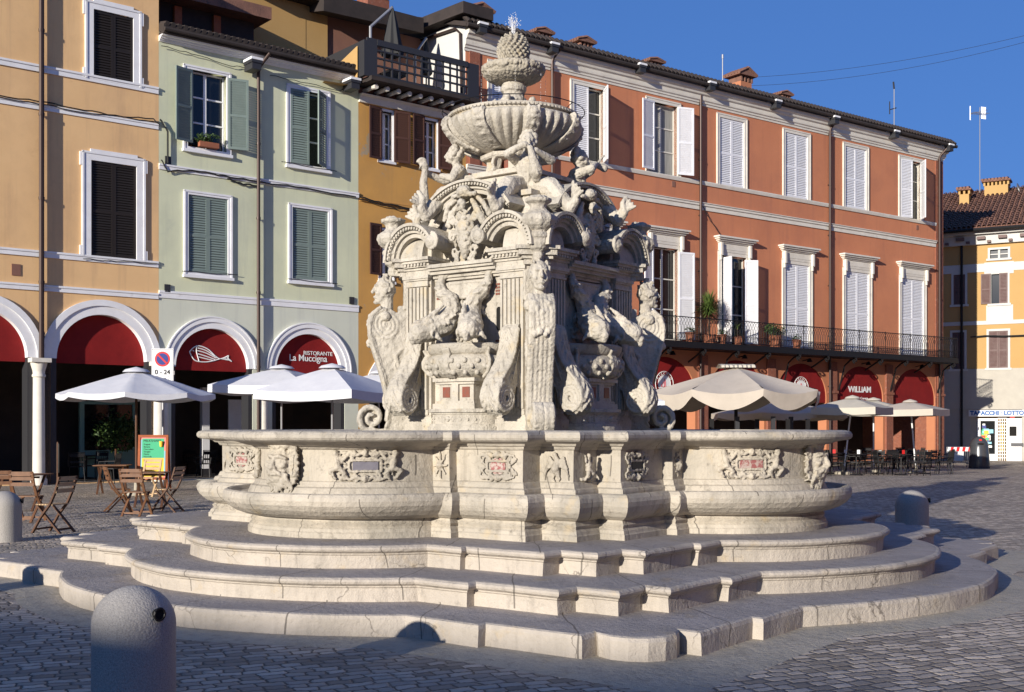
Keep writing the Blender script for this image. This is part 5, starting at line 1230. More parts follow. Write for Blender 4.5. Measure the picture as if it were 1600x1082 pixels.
# balcony
bs0, bs1 = Fs(985, .5), Fs(1497, 1.05)-.0
zbt = zbal; BO = 1.05
b = MB().box(bs0, bs1, -BO, -.005, zbt-.14, zbt); b.box(bs0-.02, bs1+.02, -BO-.03, -BO+.05, zbt-.26, zbt-.10); b.box(bs0, bs1, -BO, 0, zbt-.28, zbt-.16)
bal = RH.p('balcony', b, 'iron')
def rail_panel(s_a, s_b):
    b = MB(); y = -BO+.03; zz0, zz1 = zbt+.06, zbt+1.02
    b.tube([(s_a,y,zz1),(s_b,y,zz1)], .022, 6); b.tube([(s_a,y,zz0),(s_b,y,zz0)], .014, 5); b.tube([(s_a,y,zz0+.28),(s_b,y,zz0+.28)], .010, 5)
    b.tube([(s_a,y,zbt),(s_a,y,zz1+.05)], .02, 6)
    k = s_a; st = .17
    while k < s_b-.05:
        b.tube([(k+.0,y,zz0),(k+.0,y,zz0+.30),(k+.03,y,zz0+.60),(k+st,y,zz1-.12),(k+st*1.5,y,zz1-.02)], .0095, 4, False)
        b.tube([(k+st,y,zz0),(k+st,y,zz0+.30),(k+st-.03,y,zz0+.60),(k,y,zz1-.12),(k-st*.5,y,zz1-.02)], .0095, 4, False)
        b.tube([(k+st*.5+.075*cos(R(a)),y,zz0+.15+.12*sin(R(a))) for a in range(0, 361, 45)], .008, 4, False); k += st
    return b
ns = 11; L_ = (bs1-.03-bs0)/ns
for i in range(ns): RH.p('railing', rail_panel(bs0+L_*i, bs0+L_*(i+1)), 'iron', bal)
b = MB(); zz0, zz1 = zbt+.06, zbt+1.02; b.tube([(bs1-.03,-BO+.03,zz1),(bs1-.03,-.02,zz1)], .022, 6); b.tube([(bs1-.03,-BO+.03,zz0),(bs1-.03,-.02,zz0)], .014, 5)
for i in range(9): b.tube([(bs1-.03,-BO+.03+i*.12,zz0),(bs1-.03,-BO+.03+i*.12,zz1)], .010, 4)
RH.p('railing', b, 'iron', bal)
k = bs1-.35; i = 0
while k > bs0:
    deep = (i % 2 == 0); b = MB(); z1_ = zbt-.28; zl = z1_-(1.5 if deep else .5)
    P = [(k,-.08,zl),(k,-.16,zl+.25),(k,-.42,z1_-.35),(k,-.72,z1_-.12),(k,-.92,z1_-.06)] if deep else [(k,-.08,z1_-.5),(k,-.35,z1_-.36),(k,-.65,z1_-.2),(k,-.92,z1_-.06)]
    b.tube(P, .042, 6); b.tube([(k, -1.02+.15*(1-j/26)*cos(R(-90+j*24)), z1_-.06+.15*(1-j/26)*sin(R(-90+j*24))-.05) for j in range(22)], .035, 5)
    RH.p('balcony_bracket', b, 'iron', bal); k -= L_; i += 1

set_plane('left')
# ================================================================ YELLOW SHOP HOUSE (far right)
U2 = V((.875, -.484, 0)).normalized(); YR = atan2(U2.y, U2.x); N2 = V((U2.y, -U2.x, 0)); 
YO = V(((1517-800)/FPX*68.5, 68.5, 0))
def G(x, y, off=0):
    d = V(((x-800)/FPX, 1, (HZ-y)/FPX)); t = (off+YO.dot(N2))/d.dot(N2); P = d*t; return (P-YO).dot(U2), 1.65+P.z
Gs = lambda x: G(x, 668)[0]
sh = thing('shop_house', 'yellow corner house with white window surrounds and a tobacco shop below, half in shade', 'building', YO, YR)
g0, g1 = Gs(1470)-6, Gs(1600)+9
zcor = G(1558, 381)[1]; zhead = G(1558, 522)[1]; hol = []
def gwin(x0, x1, y0, y1, kind):
    a, zt2 = G(x0, y0); c, zb2 = G(x1, y1); hol.append(rect(a, c, zb2, zt2)); b = MB()
    b.box(a-.12, a, -.04, .2, zb2, zt2).box(c, c+.12, -.04, .2, zb2, zt2).box(a-.12, c+.12, -.04, .2, zt2, zt2+.12).box(a-.2, c+.2, -.10, .2, zb2-.12, zb2)
    w_ = part('window', b, 'plaster_white', sh); part('pane', MB().box(a, c, .16, .2, zb2, zt2), 'glass', w_); h = zt2-zb2; wd = (c-a)/2
    if kind == 'closed':
        part('shutter', shutter_mb(wd-.01, h), 'shutter_plum', w_, loc=(a, 0, zb2)); part('shutter', shutter_mb(wd-.01, h), 'shutter_plum', w_, loc=(a+wd, 0, zb2))
    elif kind == 'open':
        o_ = shutter_mb(wd*1.25, h); part('shutter', o_, 'shutter_plum', w_, loc=(a-.02, -.08, zb2), rot=(0,0,R(176))); part('shutter', shutter_mb(wd*1.05, h), 'shutter_plum', w_, loc=(c-wd, -.06, zb2))
    else: part('window_frame', MB().box((a+c)/2-.06,(a+c)/2+.06,.05,.15,zb2,zt2).box(a,c,.08,.12,(zb2+zt2)/2-.03,(zb2+zt2)/2+.03), 'plaster_white', w_)
gwin(1549, 1574, 428, 474, 'open'); gwin(1545, 1575, 518, 575, 'closed'); gwin(1547, 1575, 391, 403, 'small')
gwin(1640, 1668, 426, 472, 'closed'); gwin(1640, 1668, 516, 573, 'closed')
gwin(1490, 1508, 430, 476, 'closed'); gwin(1488, 1507, 520, 577, 'closed')
plate('facade', [rect(g0, g1, zhead-2.35, zcor)]+hol, .4, 'plaster_yellow', sh)
b = MB(); 
for x0, x1, y0, y1 in ((1538,1584,411,427),(1541,1583,478,500),(1541,1583,581,612)):
    a, z1_ = G(x0, y0); c, z0_ = G(x1, y1); part('window_panel', MB().box(a, c, -.03, 0, z0_, z1_), 'plaster_white', sh)
b = MB()
for y0, y1 in ((411,424),(501,507),(577,581)):
    z1_ = G(1558,y0)[1]; z0_ = G(1558,y1)[1]; b.box(g0, g1, -.05 if y0 != 411 else -.035, 0, z0_, z1_)
b.box(g0, g1, -.25, 0, zcor, zcor+.55); b.box(g0, g1, -.55, 0, zcor+.55, zcor+.75)
part('string_course', b, 'plaster_white', sh)
b = MB(); k = g0
while k < g1: b.box(k, k+.45, -.50, -.25, zcor+.25, zcor+.42); b.box(k+.55, k+.75, -.45, -.25, zcor+.05, zcor+.18); k += 1.15
part('bracket', b, 'shutter_plum', sh)
zr = zcor+.78; D = 7.0; H_ = G(1540, 300, -7)[1]-zr
b = MB().add([(g0,-.8,zr),(g1,-.8,zr),(g1,D,zr+H_),(g0,D,zr+H_),(g0,-.8,zr+.12),(g1,-.8,zr+.12),(g1,D,zr+H_+.12),(g0,D,zr+H_+.12),(g0,2*D,zr),(g1,2*D,zr)], [(0,1,5,4),(4,5,6,7),(0,4,7,3),(1,2,6,5),(3,7,6,2),(0,3,8),(1,9,2),(3,2,9,8)])
rf = part('roof', b, 'roof_tile', sh)
for j in range(3):
    pass
b = MB(); k = g0+.1; sl_ = sqrt(D*D+H_*H_)
r = random.Random(5)
while k < g1:
    nseg = 20
    for i in range(nseg):
        t0, t1 = i/nseg, (i+1.12)/nseg; y0 = -.85+(D+.8)*t0; y1 = -.85+(D+.8)*min(t1, 1); z0 = zr+.12+H_*t0; z1_ = zr+.12+H_*min(t1, 1); dx = r.uniform(-.015,.015)
        b.tube([(k+dx, y0, z0+.035+r.uniform(0,.015)), (k+dx, y1, z1_)], [.095, .075], 6, False)
    k += .27
part('tile_row', b, 'roof_tile', rf, smooth=True)
part('gutter', MB().tube([(g0,-.88,zr-.02),(g1,-.88,zr-.02)], .10, 8), 'iron', rf)
def gchim(x0, x1, y0, y1, off, n):
    a, zt2 = G(x0, y0, off); c, zb2 = G(x1, y1, off); ch = part('chimney', MB().box(a, c, -off, -off+.9, zb2-.8, zt2-.45), 'plaster_yellow', rf)
    b = MB(); w_ = (c-a)/n
    for i in range(n+1): b.box(a+i*w_-.06, a+i*w_+.06, -off, -off+.9, zt2-.45, zt2-.22)
    part('chimney_rim', b, 'plaster_yellow', rf); b = MB(); b.box(a-.15, c+.15, -off-.15, -off+1.05, zt2-.22, zt2-.12)
    k = a-.1
    while k < c+.12: b.tube([(k,-off-.2,zt2-.1),(k,-off+.45,zt2+.03),(k,-off+1.1,zt2-.1)], .09, 6); k += .2
    part('chimney_cap', b, 'roof_tile', rf)
gchim(1499,1514,293,325,-4.2,2); gchim(1538,1575,280,308,-5.6,6)
a, z_ = G(1552, 345, -3); part('roof_window', MB().box(a-.3, a+.4, 2.4, 3.1, z_-.35, z_+.05), 'galv', rf)
# shop front
zsh = G(1558, 612)[1]; zs0 = G(1558, 640)[1]; e0, e1 = Gs(1512), Gs(1600)+6
part('shop_fascia', MB().box(g0, g1, -.06, .3, zs0, zhead-2.0), 'shop_cream', sh)
sgn = part('sign_board', MB().box(Gs(1514), Gs(1597)+.3, -.14, -.07, G(1558,651)[1], G(1558,641)[1]), 'sign_white', sh)
aa, zz = G(1556, 646, .16); t_ = text('lettering', 'TABACCHI · LOTTO', .335, aa+.05, -.145, zz, 'blue_ink', sgn, sx=.95, bold=.02)
part('shop_wall', MB().box(g0, Gs(1517), .0, .3, -.4, zs0).box(Gs(1597), g1, .0, .3, -.4, zs0).box(Gs(1517), Gs(1525), .1, .3, -.4, zs0), 'shop_cream', sh)
part('shop_interior', MB().box(Gs(1515), Gs(1598), .5, .6, -.4, zs0), 'dark', sh)
b = MB(); z0g = -.3; zd = G(1540, 654)[1]
a, c = Gs(1526), Gs(1558)
b.box(a, a+.2, .05, .2, z0g, zd).box(c-.12, c, .05, .2, z0g, zd).box(a+.2, c-.12, .05, .2, zd-.15, zd).box(a+.2, c-.12, .05, .2, z0g, z0g+.4)
sd = part('shop_window', b, 'sign_white', sh); part('pane', MB().box(a+.2, c-.12, .12, .16, z0g+.4, zd-.15), 'glass', sd)
r = random.Random(8); cols = ['sign_white','board_cyan','sign_blue','board_green','sign_red','board_yellow','curtain','sign_white','board_cyan']
for i in range(34):
    xx = r.uniform(a+.22, c-.5); zz = r.uniform(z0g+.45, zd-.5); part('poster', MB().box(xx, xx+r.uniform(.12,.3), .10-.001*i, .119-.001*i, zz, zz+r.uniform(.12,.3)), cols[i % 9], sd)
a, c = Gs(1559), Gs(1573); b = MB()
for i in range(5): xx = a+(c-a)*i/4; b.box(xx-.02, xx+.02, .0, .04, z0g, zd)
for i in range(14): zz = z0g+(zd-z0g)*i/13; b.box(a, c, .01, .03, zz-.02, zz+.02)
part('folding_grille', b, 'sign_white', sh)
part('stacked_papers', MB().box(a+.1, c-.1, .3, .35, z0g+.5, zd-.3), 'board_yellow', sh)
a, c = Gs(1574), Gs(1597); vm = part('vending_machine', MB().box(a, c, -.1, .3, z0g, zd), 'sign_white', sh)
part('screen', MB().box(a+.12, a+.5, -.11, -.1, z0g+1.45, z0g+2.0), 'dark', vm); part('delivery_slot', MB().box(a+.2, a+.85, -.11, -.1, z0g+.85, z0g+1.05), 'iron_grey', vm); part('label_plate', MB().box(a+.15, a+.4, -.11, -.1, z0g+2.5, z0g+2.62), 'sign_red', vm)
part('drainpipe', MB().tube([(Gs(1503),-.12,0),(Gs(1503),-.12,zcor+.4)], .07, 8), 'iron', sh)
part('side_wall', MB().box(g0, g1, .41, 13, -.4, zcor), 'plaster_yellow', sh)
pts = [(0,0)]
b = MB(); b.tube([(Gs(1517),-.2,zhead-.15),(Gs(1540),-.2,zhead-.1),(Gs(1570),-.2,zhead-.16),(g1,-.2,zhead-.1)], .04, 5); part('cable', b, 'wire', sh)
# ================================================================ GROUND
def sstep(a, b, x): t = min(1, max(0, (x-a)/(b-a))); return t*t*(3-2*t)
def gz(x, y): return -.28*sstep(36, 56, y)*sstep(4, 16, x)
g = MB(); xs = [-400,-150,-60]+[-40+2.0*i for i in range(51)]+[80,150,400]; ys = [-300,-100,-50,-20]+[0+1.5*i for i in range(60)]+[100,150,400,900]
for y in ys:
    for x in xs: g.v.append((x, y, gz(x, y)+(0.006*noise.noise(V((x*.3, y*.3, 0))) if hypot(x, y-14.3) > 7.5 else 0)))
nx = len(xs)
for j in range(len(ys)-1):
    for i in range(nx-1): g.f.append((j*nx+i, j*nx+i+1, (j+1)*nx+i+1, (j+1)*nx+i))
struct(part('ground', g, 'cobbles', smooth=True, autos=60))
# unseen building inferred from its shade; looks invented, roofline placed to cast it
th = thing('unseen_building', 'unseen building inferred behind the photographer, looks invented, only its shade on the near paving shows', 'building', (-25.6, -28.3, 0), R(-28.6))
hgt = 9.56
holes = [rect(-26+4*i, -24.4+4*i, 1+3.3*j, 3+3.3*j) for i in range(14) for j in range(3)]
plate('facade', [rect(-32, 32, 0, hgt-.8)]+holes, .4, 'plaster_ochre', th)
part('side_wall', MB().box(-32, 32, -12, -.01, 0, hgt-.8), 'plaster_ochre', th)
part('roof', MB().box(-32.5, 32.5, -12.5, .9, hgt-.8, hgt-.4).prismz([(-32.5,-12),(32.5,-12),(32.5,.5),(-32.5,.5)], hgt-.4, hgt), 'roof_tile', th)

for lab, x, y0, y1, rz, h in (('long brick block added unseen at right, outside the frame, to cut the sky light', 33, -45, 46, 90, 15.0), ('tall brown block added unseen at left, outside the frame, to cut the sky light', -36, 8, 44, -90, 14.0)):
    L_ = y1-y0; t = thing('sky_blocker', lab, 'building', (x, (y0+y1)/2, 0), R(rz) if False else (R(-90) if rz == 90 else R(90)))  # invented block out of view, put in to cut the sky light
    holes = [rect(-L_/2+1.5+4*i, -L_/2+2.9+4*i, 1.2+4.2*j, 3.4+4.2*j) for i in range(int(L_/4)) for j in range(3)]
    plate('facade', [rect(-L_/2, L_/2, 0, h)]+holes, .4, 'brick', t)
    part('side_wall', MB().box(-L_/2, L_/2, .41, 10, 0, h-.01), 'brick', t)
    part('roof', MB().box(-L_/2-.5, L_/2+.5, -.8, 10.5, h, h+.3), 'roof_tile', t)
# ================================================================ BOLLARDS
def at(x, y, z=0):
    """ground point (height z) seen at a pixel of the photograph"""
    Y = FPX*(1.65-z)/(y-HZ); return V(((x-800)/FPX*Y, Y, z))
def atY(x, Y): return V(((x-800)/FPX*Y, Y, gz((x-800)/FPX*Y, Y)))
def bollard(loc, label, rz=0, knob=True):
    t = thing('stone_bollard', label, 'bollard', loc, rz, 'stone bollards around the fountain')
    r = .2365; pr = [(r+.004, -.02), (r+.004, .02), (r, .05)]+[(r, .05+.46*i/6) for i in range(1, 7)]+[(r*cos(R(a)), .51+(.728-.51)*sin(R(a))) for a in range(6, 90, 6)]+[(.004, .728)]
    b = MB().lathe(pr, 48); part('post', b, 'granite', t, smooth=True, autos=60)
    if knob: part('chain_socket', MB().tube([(r-.02,0,.585),(r+.012,0,.585)], .030, 14), 'dark', t); part('chain_ring', MB().tube([(r+.012,.034*cos(R(a)),.585+.034*sin(R(a))) for a in range(0,361,30)], .008, 6), 'iron', t)
    return t
bollard(V((-2.20, 6.83, 0)), 'shaded granite bollard with a round top standing nearest the camera at lower left', R(-38))
bollard(V((-7.35, 17.0, 0)), 'sunlit granite bollard cut by the left edge beside the wooden cafe chairs', R(10))
bollard(V((5.86, 17.2, 0)), 'pale granite bollard behind the right end of the fountain steps', R(-12))
b4 = bollard(V((-6.4, 10.3, 0)), 'granite bollard just outside the left edge whose shadow falls on the lowest step', 0)

# ================================================================ PARASOLS
def parasol(name, label, loc, R0, zr, za, n, m, pole='galv', rz=0, val=.18, sag=.10, group=None, rib=True, polerad=.03, scallop=0, top=.0, base=True, cap=True, lean=(0,0)):
    t = thing(name, label, 'parasol', loc, rz, group); seg = 8; b = MB(); rings = 7; N = n*seg
    def pt(i, k):
        u = i/rings; a = 2*pi*k/N; ph = (k % seg)/seg; rad = cos(pi/n)/cos((ph-.5)*2*pi/n)
        w_ = 4*ph*(1-ph); r_ = R0*u*(rad*(1-0)+0); z = za+(zr-za)*(u**(1.0+.10))-sag*w_*u*sin(pi*u*.62)*(za-zr)*.9
        z += .012*noise.noise(V((r_*cos(a)*3, r_*sin(a)*3, zr)))
        return (r_*cos(a)*1.0, r_*sin(a), z)
    for i in range(rings+1):
        for k in range(N): b.v.append(pt(max(i, .02), k))
    for i in range(rings):
        for k in range(N): b.f.append((i*N+k, i*N+(k+1)%N, (i+1)*N+(k+1)%N, (i+1)*N+k))
    if val:
        o = len(b.v)
        for k in range(N):
            x, y, z = pt(rings, k); ph = (k % seg)/seg; d = val*(1-scallop+scallop*4*ph*(1-ph)); b.v.append((x*1.004, y*1.004, z-d))
        for k in range(N): b.f.append((rings*N+k, rings*N+(k+1)%N, o+(k+1)%N, o+k))
    c = part('canopy', b, m, t, smooth=True, autos=28)
    if cap:
        q = MB(); Nn = 24; rr = R0*.14
        for r_, z in ((.01, za+.10), (rr, za+.035), (rr*1.25, za-.03)):
            for k in range(Nn): a = 2*pi*k/Nn; q.v.append((r_*cos(a), r_*sin(a), z))
        for i in range(2):
            for k in range(Nn): q.f.append((i*Nn+k, i*Nn+(k+1)%Nn, (i+1)*Nn+(k+1)%Nn, (i+1)*Nn+k))
        part('canopy_cap', q, m, t, smooth=True)
    p = MB().tube([(lean[0],lean[1],0),(0,0,za+.05)], polerad, 10); part('pole', p, pole, t, smooth=True)
    q = MB(); zh = za-.75*(za-zr)-.25
    for k in range(n):
        a = 2*pi*k/n; q.tube([(0,0,za-.04),(R0*.97*cos(a),R0*.97*sin(a),zr-.0)], .014, 4); q.tube([(0,0,zh),(R0*.5*cos(a),R0*.5*sin(a),(za+zr)/2-.03)], .012, 4)
    part('rib_frame', q, 'iron_grey' if pole != 'wood_dark' else 'wood_dark', t)
    if base: part('base', MB().lathe([(.32,0),(.32,.06),(.28,.10),(.06,.12),(.05,.3)], 20, (lean[0], lean[1])) , 'stone_dark' if base != 'iron' else 'iron', t, smooth=True, autos=40)
    return t
def par_at(x, Y, xl, xr, yr, ya):
    c = atY(x, Y); return c, (xr-xl)/2/FPX*Y, 1.65+(HZ-yr)/FPX*Y-c.z, 1.65+(HZ-ya)/FPX*Y-c.z
PG = 'parasols over the cafe terraces'
c, r0, zr_, za_ = par_at(213, 28.6, 93, 333, 616, 580); parasol('parasol', 'wide white parasol on a dark wooden pole beside the parking sign', c, r0, zr_, za_, 8, 'cloth_white', 'wood_dark', R(10), val=.14, group=PG, scallop=.2)
c, r0, zr_, za_ = par_at(440, 34.0, 330, 560, 603, 575); parasol('parasol', 'white parasol partly hidden behind the larger white one left of the fountain', c, r0, zr_, za_, 4, 'cloth_white', 'galv', R(28), val=.24, group=PG, scallop=.1)
c, r0, zr_, za_ = par_at(519, 30.5, 396, 640, 612, 574); parasol('parasol', 'large square white parasol in front of the lettered restaurant awning', c, r0, zr_, za_, 4, 'cloth_white', 'galv', R(22), val=.24, group=PG, scallop=.1)
c, r0, zr_, za_ = par_at(592, 37.5, 505, 680, 606, 583); parasol('parasol', 'white parasol mostly hidden behind the scroll at the fountain tower\'s left corner', c, r0, zr_, za_, 4, 'cloth_white', 'galv', R(25), val=.22, group=PG, scallop=.1)
c, r0, zr_, za_ = par_at(985, 36, 912, 1056, 628, 608); parasol('parasol', 'white parasol whose edge shows between the tower and the taupe parasol', c, r0, zr_, za_, 4, 'cloth_white', 'galv', R(40), val=.3, group=PG)
# big taupe pavilion parasol: a long hipped canopy with a second ridge
c = atY(1150, 40.0); t = thing('marquee_parasol', 'very large taupe parasol with deep pleated edge right of the fountain', 'parasol', c, R(6), PG)
def pav(cx, cy, R0, zr_, za_, n, m, par, seg=12, ell=1.0):
    b = MB(); N = n*seg; rings = 10
    for i in range(rings+1):
        u = max(i/rings, .02)
        for k in range(N):
            ph = (k % seg)/seg; a = 2*pi*k/N; rad = cos(pi/n)/cos((ph-.5)*2*pi/n); w_ = 4*ph*(1-ph)
            z = za_+(zr_-za_)*u**1.05-.16*w_*u*sin(pi*u*.6)
            b.v.append((cx+R0*u*rad*cos(a)*ell, cy+R0*u*rad*sin(a), z))
    for i in range(rings):
        for k in range(N): b.f.append((i*N+k, i*N+(k+1)%N, (i+1)*N+(k+1)%N, (i+1)*N+k))
    o = len(b.v)
    for k in range(N):
        x, y, z = b.v[rings*N+k]; ph = (k % seg)/seg; w_ = 4*ph*(1-ph); pl = .03*sin(k*2.6)*(1-w_)
        b.v.append((cx+(x-cx)*(.995-.05*w_+pl*.4), cy+(y-cy)*(.995-.05*w_+pl*.4), z-.22-.30*w_))
    for k in range(N): b.f.append((rings*N+k, rings*N+(k+1)%N, o+(k+1)%N, o+k))
    return part('canopy', b, m, par, smooth=True, autos=28)
zb_ = 1.65+(HZ-612)/FPX*40; zt__ = 1.65+(HZ-574)/FPX*40
pav(0, 0, 131/FPX*40*1.04, zb_, zt__, 8, 'cloth_taupe', t)
part('pole', MB().tube([(0,0,0),(0,0,zt__+.1)], .06, 10), 'iron', t, smooth=True)
q = MB()
for k in range(8): a = k*pi/4; q.tube([(0,0,zt__-.1),(2.9*cos(a),2.9*sin(a),zb_+.02)], .02, 4)
part('rib_frame', q, 'iron', t); part('base', MB().lathe([(.5,0),(.5,.12),(.1,.16)], 16), 'iron', t)
q = MB()
for k in range(28):
    x = -.62+1.24*k/27; d = .05*sin(k*1.9)
    q.v += [(x, -.32+d, zt__-.02), (x, -.26+d*.5, zt__+.06+.015*sin(k*2.7)), (x, 0, zt__+.11), (x, .3, zt__-.02)]
for k in range(27):
    for j in range(3): q.f.append((4*k+j, 4*k+4+j, 4*k+5+j, 4*k+1+j))
part('vent_cap', q, 'cloth_cream', t, smooth=True)
for i, (x, Y) in enumerate(((1215, 41.5),)):
    c = atY(x, Y+3.5); parasol('parasol', 'taupe parasol tucked behind the very large pleated one', c, 2.6, 2.0+.25, 2.75, 8, 'cloth_taupe', 'iron', R(20), val=.25, group=PG, scallop=.3)
c, r0, zr_, za_ = par_at(1332, 42.5, 1262, 1402, 637, 622); t_ = parasol('parasol', 'cream parasol with a pale leaning pole in front of the lettered red awning', c, r0, zr_, za_, 4, 'cloth_cream', 'sign_white', R(12), val=.26, group=PG, lean=(-.35, 0)); 
c, r0, zr_, za_ = par_at(1365, 47.5, 1300, 1440, 640, 625); parasol('parasol', 'cream parasol between the two others on the right terrace', c, r0, zr_, za_, 4, 'cloth_cream', 'sign_white', R(18), val=.25, group=PG)
c, r0, zr_, za_ = par_at(1422, 46.0, 1352, 1487, 640, 628); parasol('parasol', 'taupe parasol at the far right of the terrace near the brick corner', c, r0, zr_, za_, 4, 'cloth_taupe', 'sign_white', R(10), val=.25, group=PG, lean=(.25, 0))
ORD = ['first','second','third','fourth','fifth','sixth','seventh','eighth','ninth','tenth','eleventh','twelfth','thirteenth']
# dark rods standing behind the basin under the big parasol
for i, x in enumerate((1112, 1152, 1183, 1208, 1231, 1236, 1262)):
    c = atY(x, 39.0+.4*(i % 3)); h = 1.65+(HZ-655+4*(i % 2))/FPX*39
    tt = thing('menu_post', 'slim dark post under the very large taupe parasol, %s from the left' % ORD[i], 'post', c, 0, 'dark posts under the taupe parasol')
    part('post', MB().box(-.07,.07,-.04,.04,.06,h-c.z), 'iron_grey' if i % 2 else 'iron', tt); part('foot', MB().box(-.2,.2,-.15,.15,0,.06), 'iron', tt)
# closed parasols on the roof terrace
def closed_parasol(label, x, Y_off, y0, y1, w):
    s_, zt_2 = F(x, y0, -Y_off); zb_2 = Fz(y1, x, -Y_off); P = FO+U*s_-NF*Y_off; P.z = 0
    t = thing('closed_parasol', label, 'parasol', (P.x, P.y, zb_2), FROTZ, 'folded parasols on the roof terrace'); h = zt_2-zb_2
    b = MB(); b.lathe([(w*.62,h*.28),(w*.66,h*.32),(w*.5,h*.5),(w*.30,h*.75),(w*.12,h*.93),(.02,h)], 40, rf=lambda a, z: 1+.13*cos(8*a)); part('canopy', b, 'cloth_dark', t, smooth=True)
    part('pole', MB().tube([(0,0,0),(0,0,h*.4)], .03, 8), 'iron_grey', t)
    part('arm', MB().tube([(0,0,h-.05),(-w*1.6,0,h*.62),(-w*1.6,0,0)], .055, 8), 'galv', t); part('base', MB().box(-.4,.4,-.4,.4,-.05,.05), 'iron', t)
    return t
closed_parasol('big charcoal parasol folded on its bent arm on the roof terrace', 613, .9, 10, 118, .58)
closed_parasol('slimmer charcoal parasol folded against the white terrace wall', 666, 1.5, 58, 140, .32)
# birds, chairs on the terrace: a small dark bird
s_, z_ = F(536, 62, 1.2); 

# ================================================================ WOODEN FOLDING CHAIRS AND TABLES
def wchair(label, loc, rz, m1='wood', m2='wood', group='wooden folding cafe chairs'):
    t = thing('folding_chair', label, 'chair', loc, rz, group)   # faces +y
    for sx in (-1, 1):
        x = sx*.20; b = MB(); P = [(x,.24,0),(x,.08,.25),(x,-.10,.46),(x,-.20,.66),(x,-.27,.88)]
        for i in range(4): b.bar(P[i], P[i+1], .028, .045, (1,0,0))
        part('long_leg', b, m1, t)
        b = MB(); x = sx*.17; b.bar((x,-.26,0),(x,.18,.44), .026, .042, (1,0,0)); part('short_leg', b, m1, t)
    for zf, yf in ((.85,-.262),(.76,-.238),(.66,-.21)): part('back_slat', MB().bar((-.21,yf,zf),(.21,yf,zf), .02, .062, (0,0,1)), m2, t)
    for i in range(6): part('seat_slat', MB().box(-.19,.19,-.13+.055*i,-.09+.055*i,.435,.452), m2, t)
    part('stretcher', MB().bar((-.2,.20,.06),(.2,.20,.06), .02, .03), m1, t); part('stretcher', MB().bar((-.17,-.20,.06),(.17,-.20,.06), .02, .03), m1, t)
    return t
def wtable(label, loc, rz, w=.7):
    t = thing('folding_table', label, 'table', loc, rz, 'wooden folding cafe tables')
    for i in range(8): part('top_slat', MB().box(-w/2, w/2, -w/2+w/8*i, -w/2+w/8*i+w/8-.012, .70, .722), 'wood', t)
    for sx in (-1, 1):
        x = sx*(w/2-.08); part('leg', MB().bar((x,-.28,0),(x,.28,.70), .028, .045, (1,0,0)), 'wood_dark', t); part('leg', MB().bar((x-.03*sx,.28,0),(x-.03*sx,-.28,.70), .028, .045, (1,0,0)), 'wood_dark', t)
    part('rail', MB().bar((-w/2+.06,.0,.66),(w/2-.06,.0,.66), .03, .04), 'wood_dark', t); return t
wchair('slatted folding chair seen from behind, nearest the menu board', at(213, 806), R(-6))
wchair('slatted folding chair tilted on the left of the menu board table', at(186, 800), R(-62), 'wood', 'wood')
wchair('slatted folding chair in dark shadow facing left beside the fountain steps', at(262, 800), R(78), 'wood_dark', 'wood_pale')
wchair('pale folding chair on the far side of the table, in front of the menu board', at(232, 776), R(172), 'wood_pale', 'wood_pale')
wtable('folding table among the four chairs by the menu board', at(236, 792), R(4))
wchair('slatted folding chair seen from behind beside the left bollard', at(44, 815), R(-4))
wchair('slatted folding chair side on to the right of the left bollard', at(84, 832), R(72), 'wood_dark', 'wood_pale')
wchair('slatted folding chair half hidden at the left edge', at(2, 812), R(12))
wtable('folding table behind the left bollard', at(28, 798), R(-4), 1.0)
wtable('low folding table beyond the menu board chairs', at(176, 772), R(8), .8)

# ================================================================ BLACK METAL CHAIRS, BISTRO TABLES
def mchair():
    t = thing('metal_chair', 'x', 'chair', (0,0,0), 0, 'black metal chairs on the right terrace')
    b = MB()
    part('seat', MB().box(-.22,.22,-.22,.22,.43,.46), 'iron', t)
    b = MB()
    for i in range(7): x = -.20+.4*i/6; b.tube([(x,-.23,.46),(x,-.29,.86)], .012, 4)
    b.tube([(-.23,-.22,.44),(-.23,-.30,.88),(.23,-.30,.88),(.23,-.22,.44)], .016, 5); b.box(-.21,.21,-.30,-.285,.74,.85); b.box(-.21,.21,-.27,-.25,.56,.62); part('backrest', b, 'iron', t)
    for sx in (-1, 1):
        for sy in (-1, 1): part('leg', MB().tube([(sx*.20,sy*.20,.44),(sx*.24,sy*.25,0)], .014, 5), 'iron', t)
        part('armrest', MB().tube([(sx*.25,-.27,.66),(sx*.26,.20,.65),(sx*.25,.22,.44)], .015, 5), 'iron', t)
    return t
def mtable():
    t = thing('bistro_table', 'x', 'table', (0,0,0), 0, 'small round black tables on the right terrace')
    part('table_top', MB().lathe([(.36,.72),(.37,.73),(.36,.745)], 24), 'iron', t); part('stem', MB().tube([(0,0,.03),(0,0,.72)], .025, 8), 'iron', t); part('foot', MB().lathe([(.24,0),(.22,.03),(.04,.05)], 16), 'iron', t); return t
c0 = mchair(); tb0 = mtable(); first = [True, True]
r = random.Random(21); L1 = 'black metal armchair among the tables on the terrace right of the fountain'; L2 = 'small round black table on the terrace right of the fountain'
tabs = [(1300,741),(1338,743),(1372,741),(1408,743),(1444,741),(1318,734),(1362,733),(1398,733),(1432,733),(1290,728),(1352,726),(1412,727),(1455,731)]
def onscene(x, y):
    Y = 20.0
    for _ in range(30): X = (x-800)/FPX*Y; Y = FPX*(1.65-gz(X, Y))/(y-HZ)
    return V(((x-800)/FPX*Y, Y, gz((x-800)/FPX*Y, Y)))
tops = []
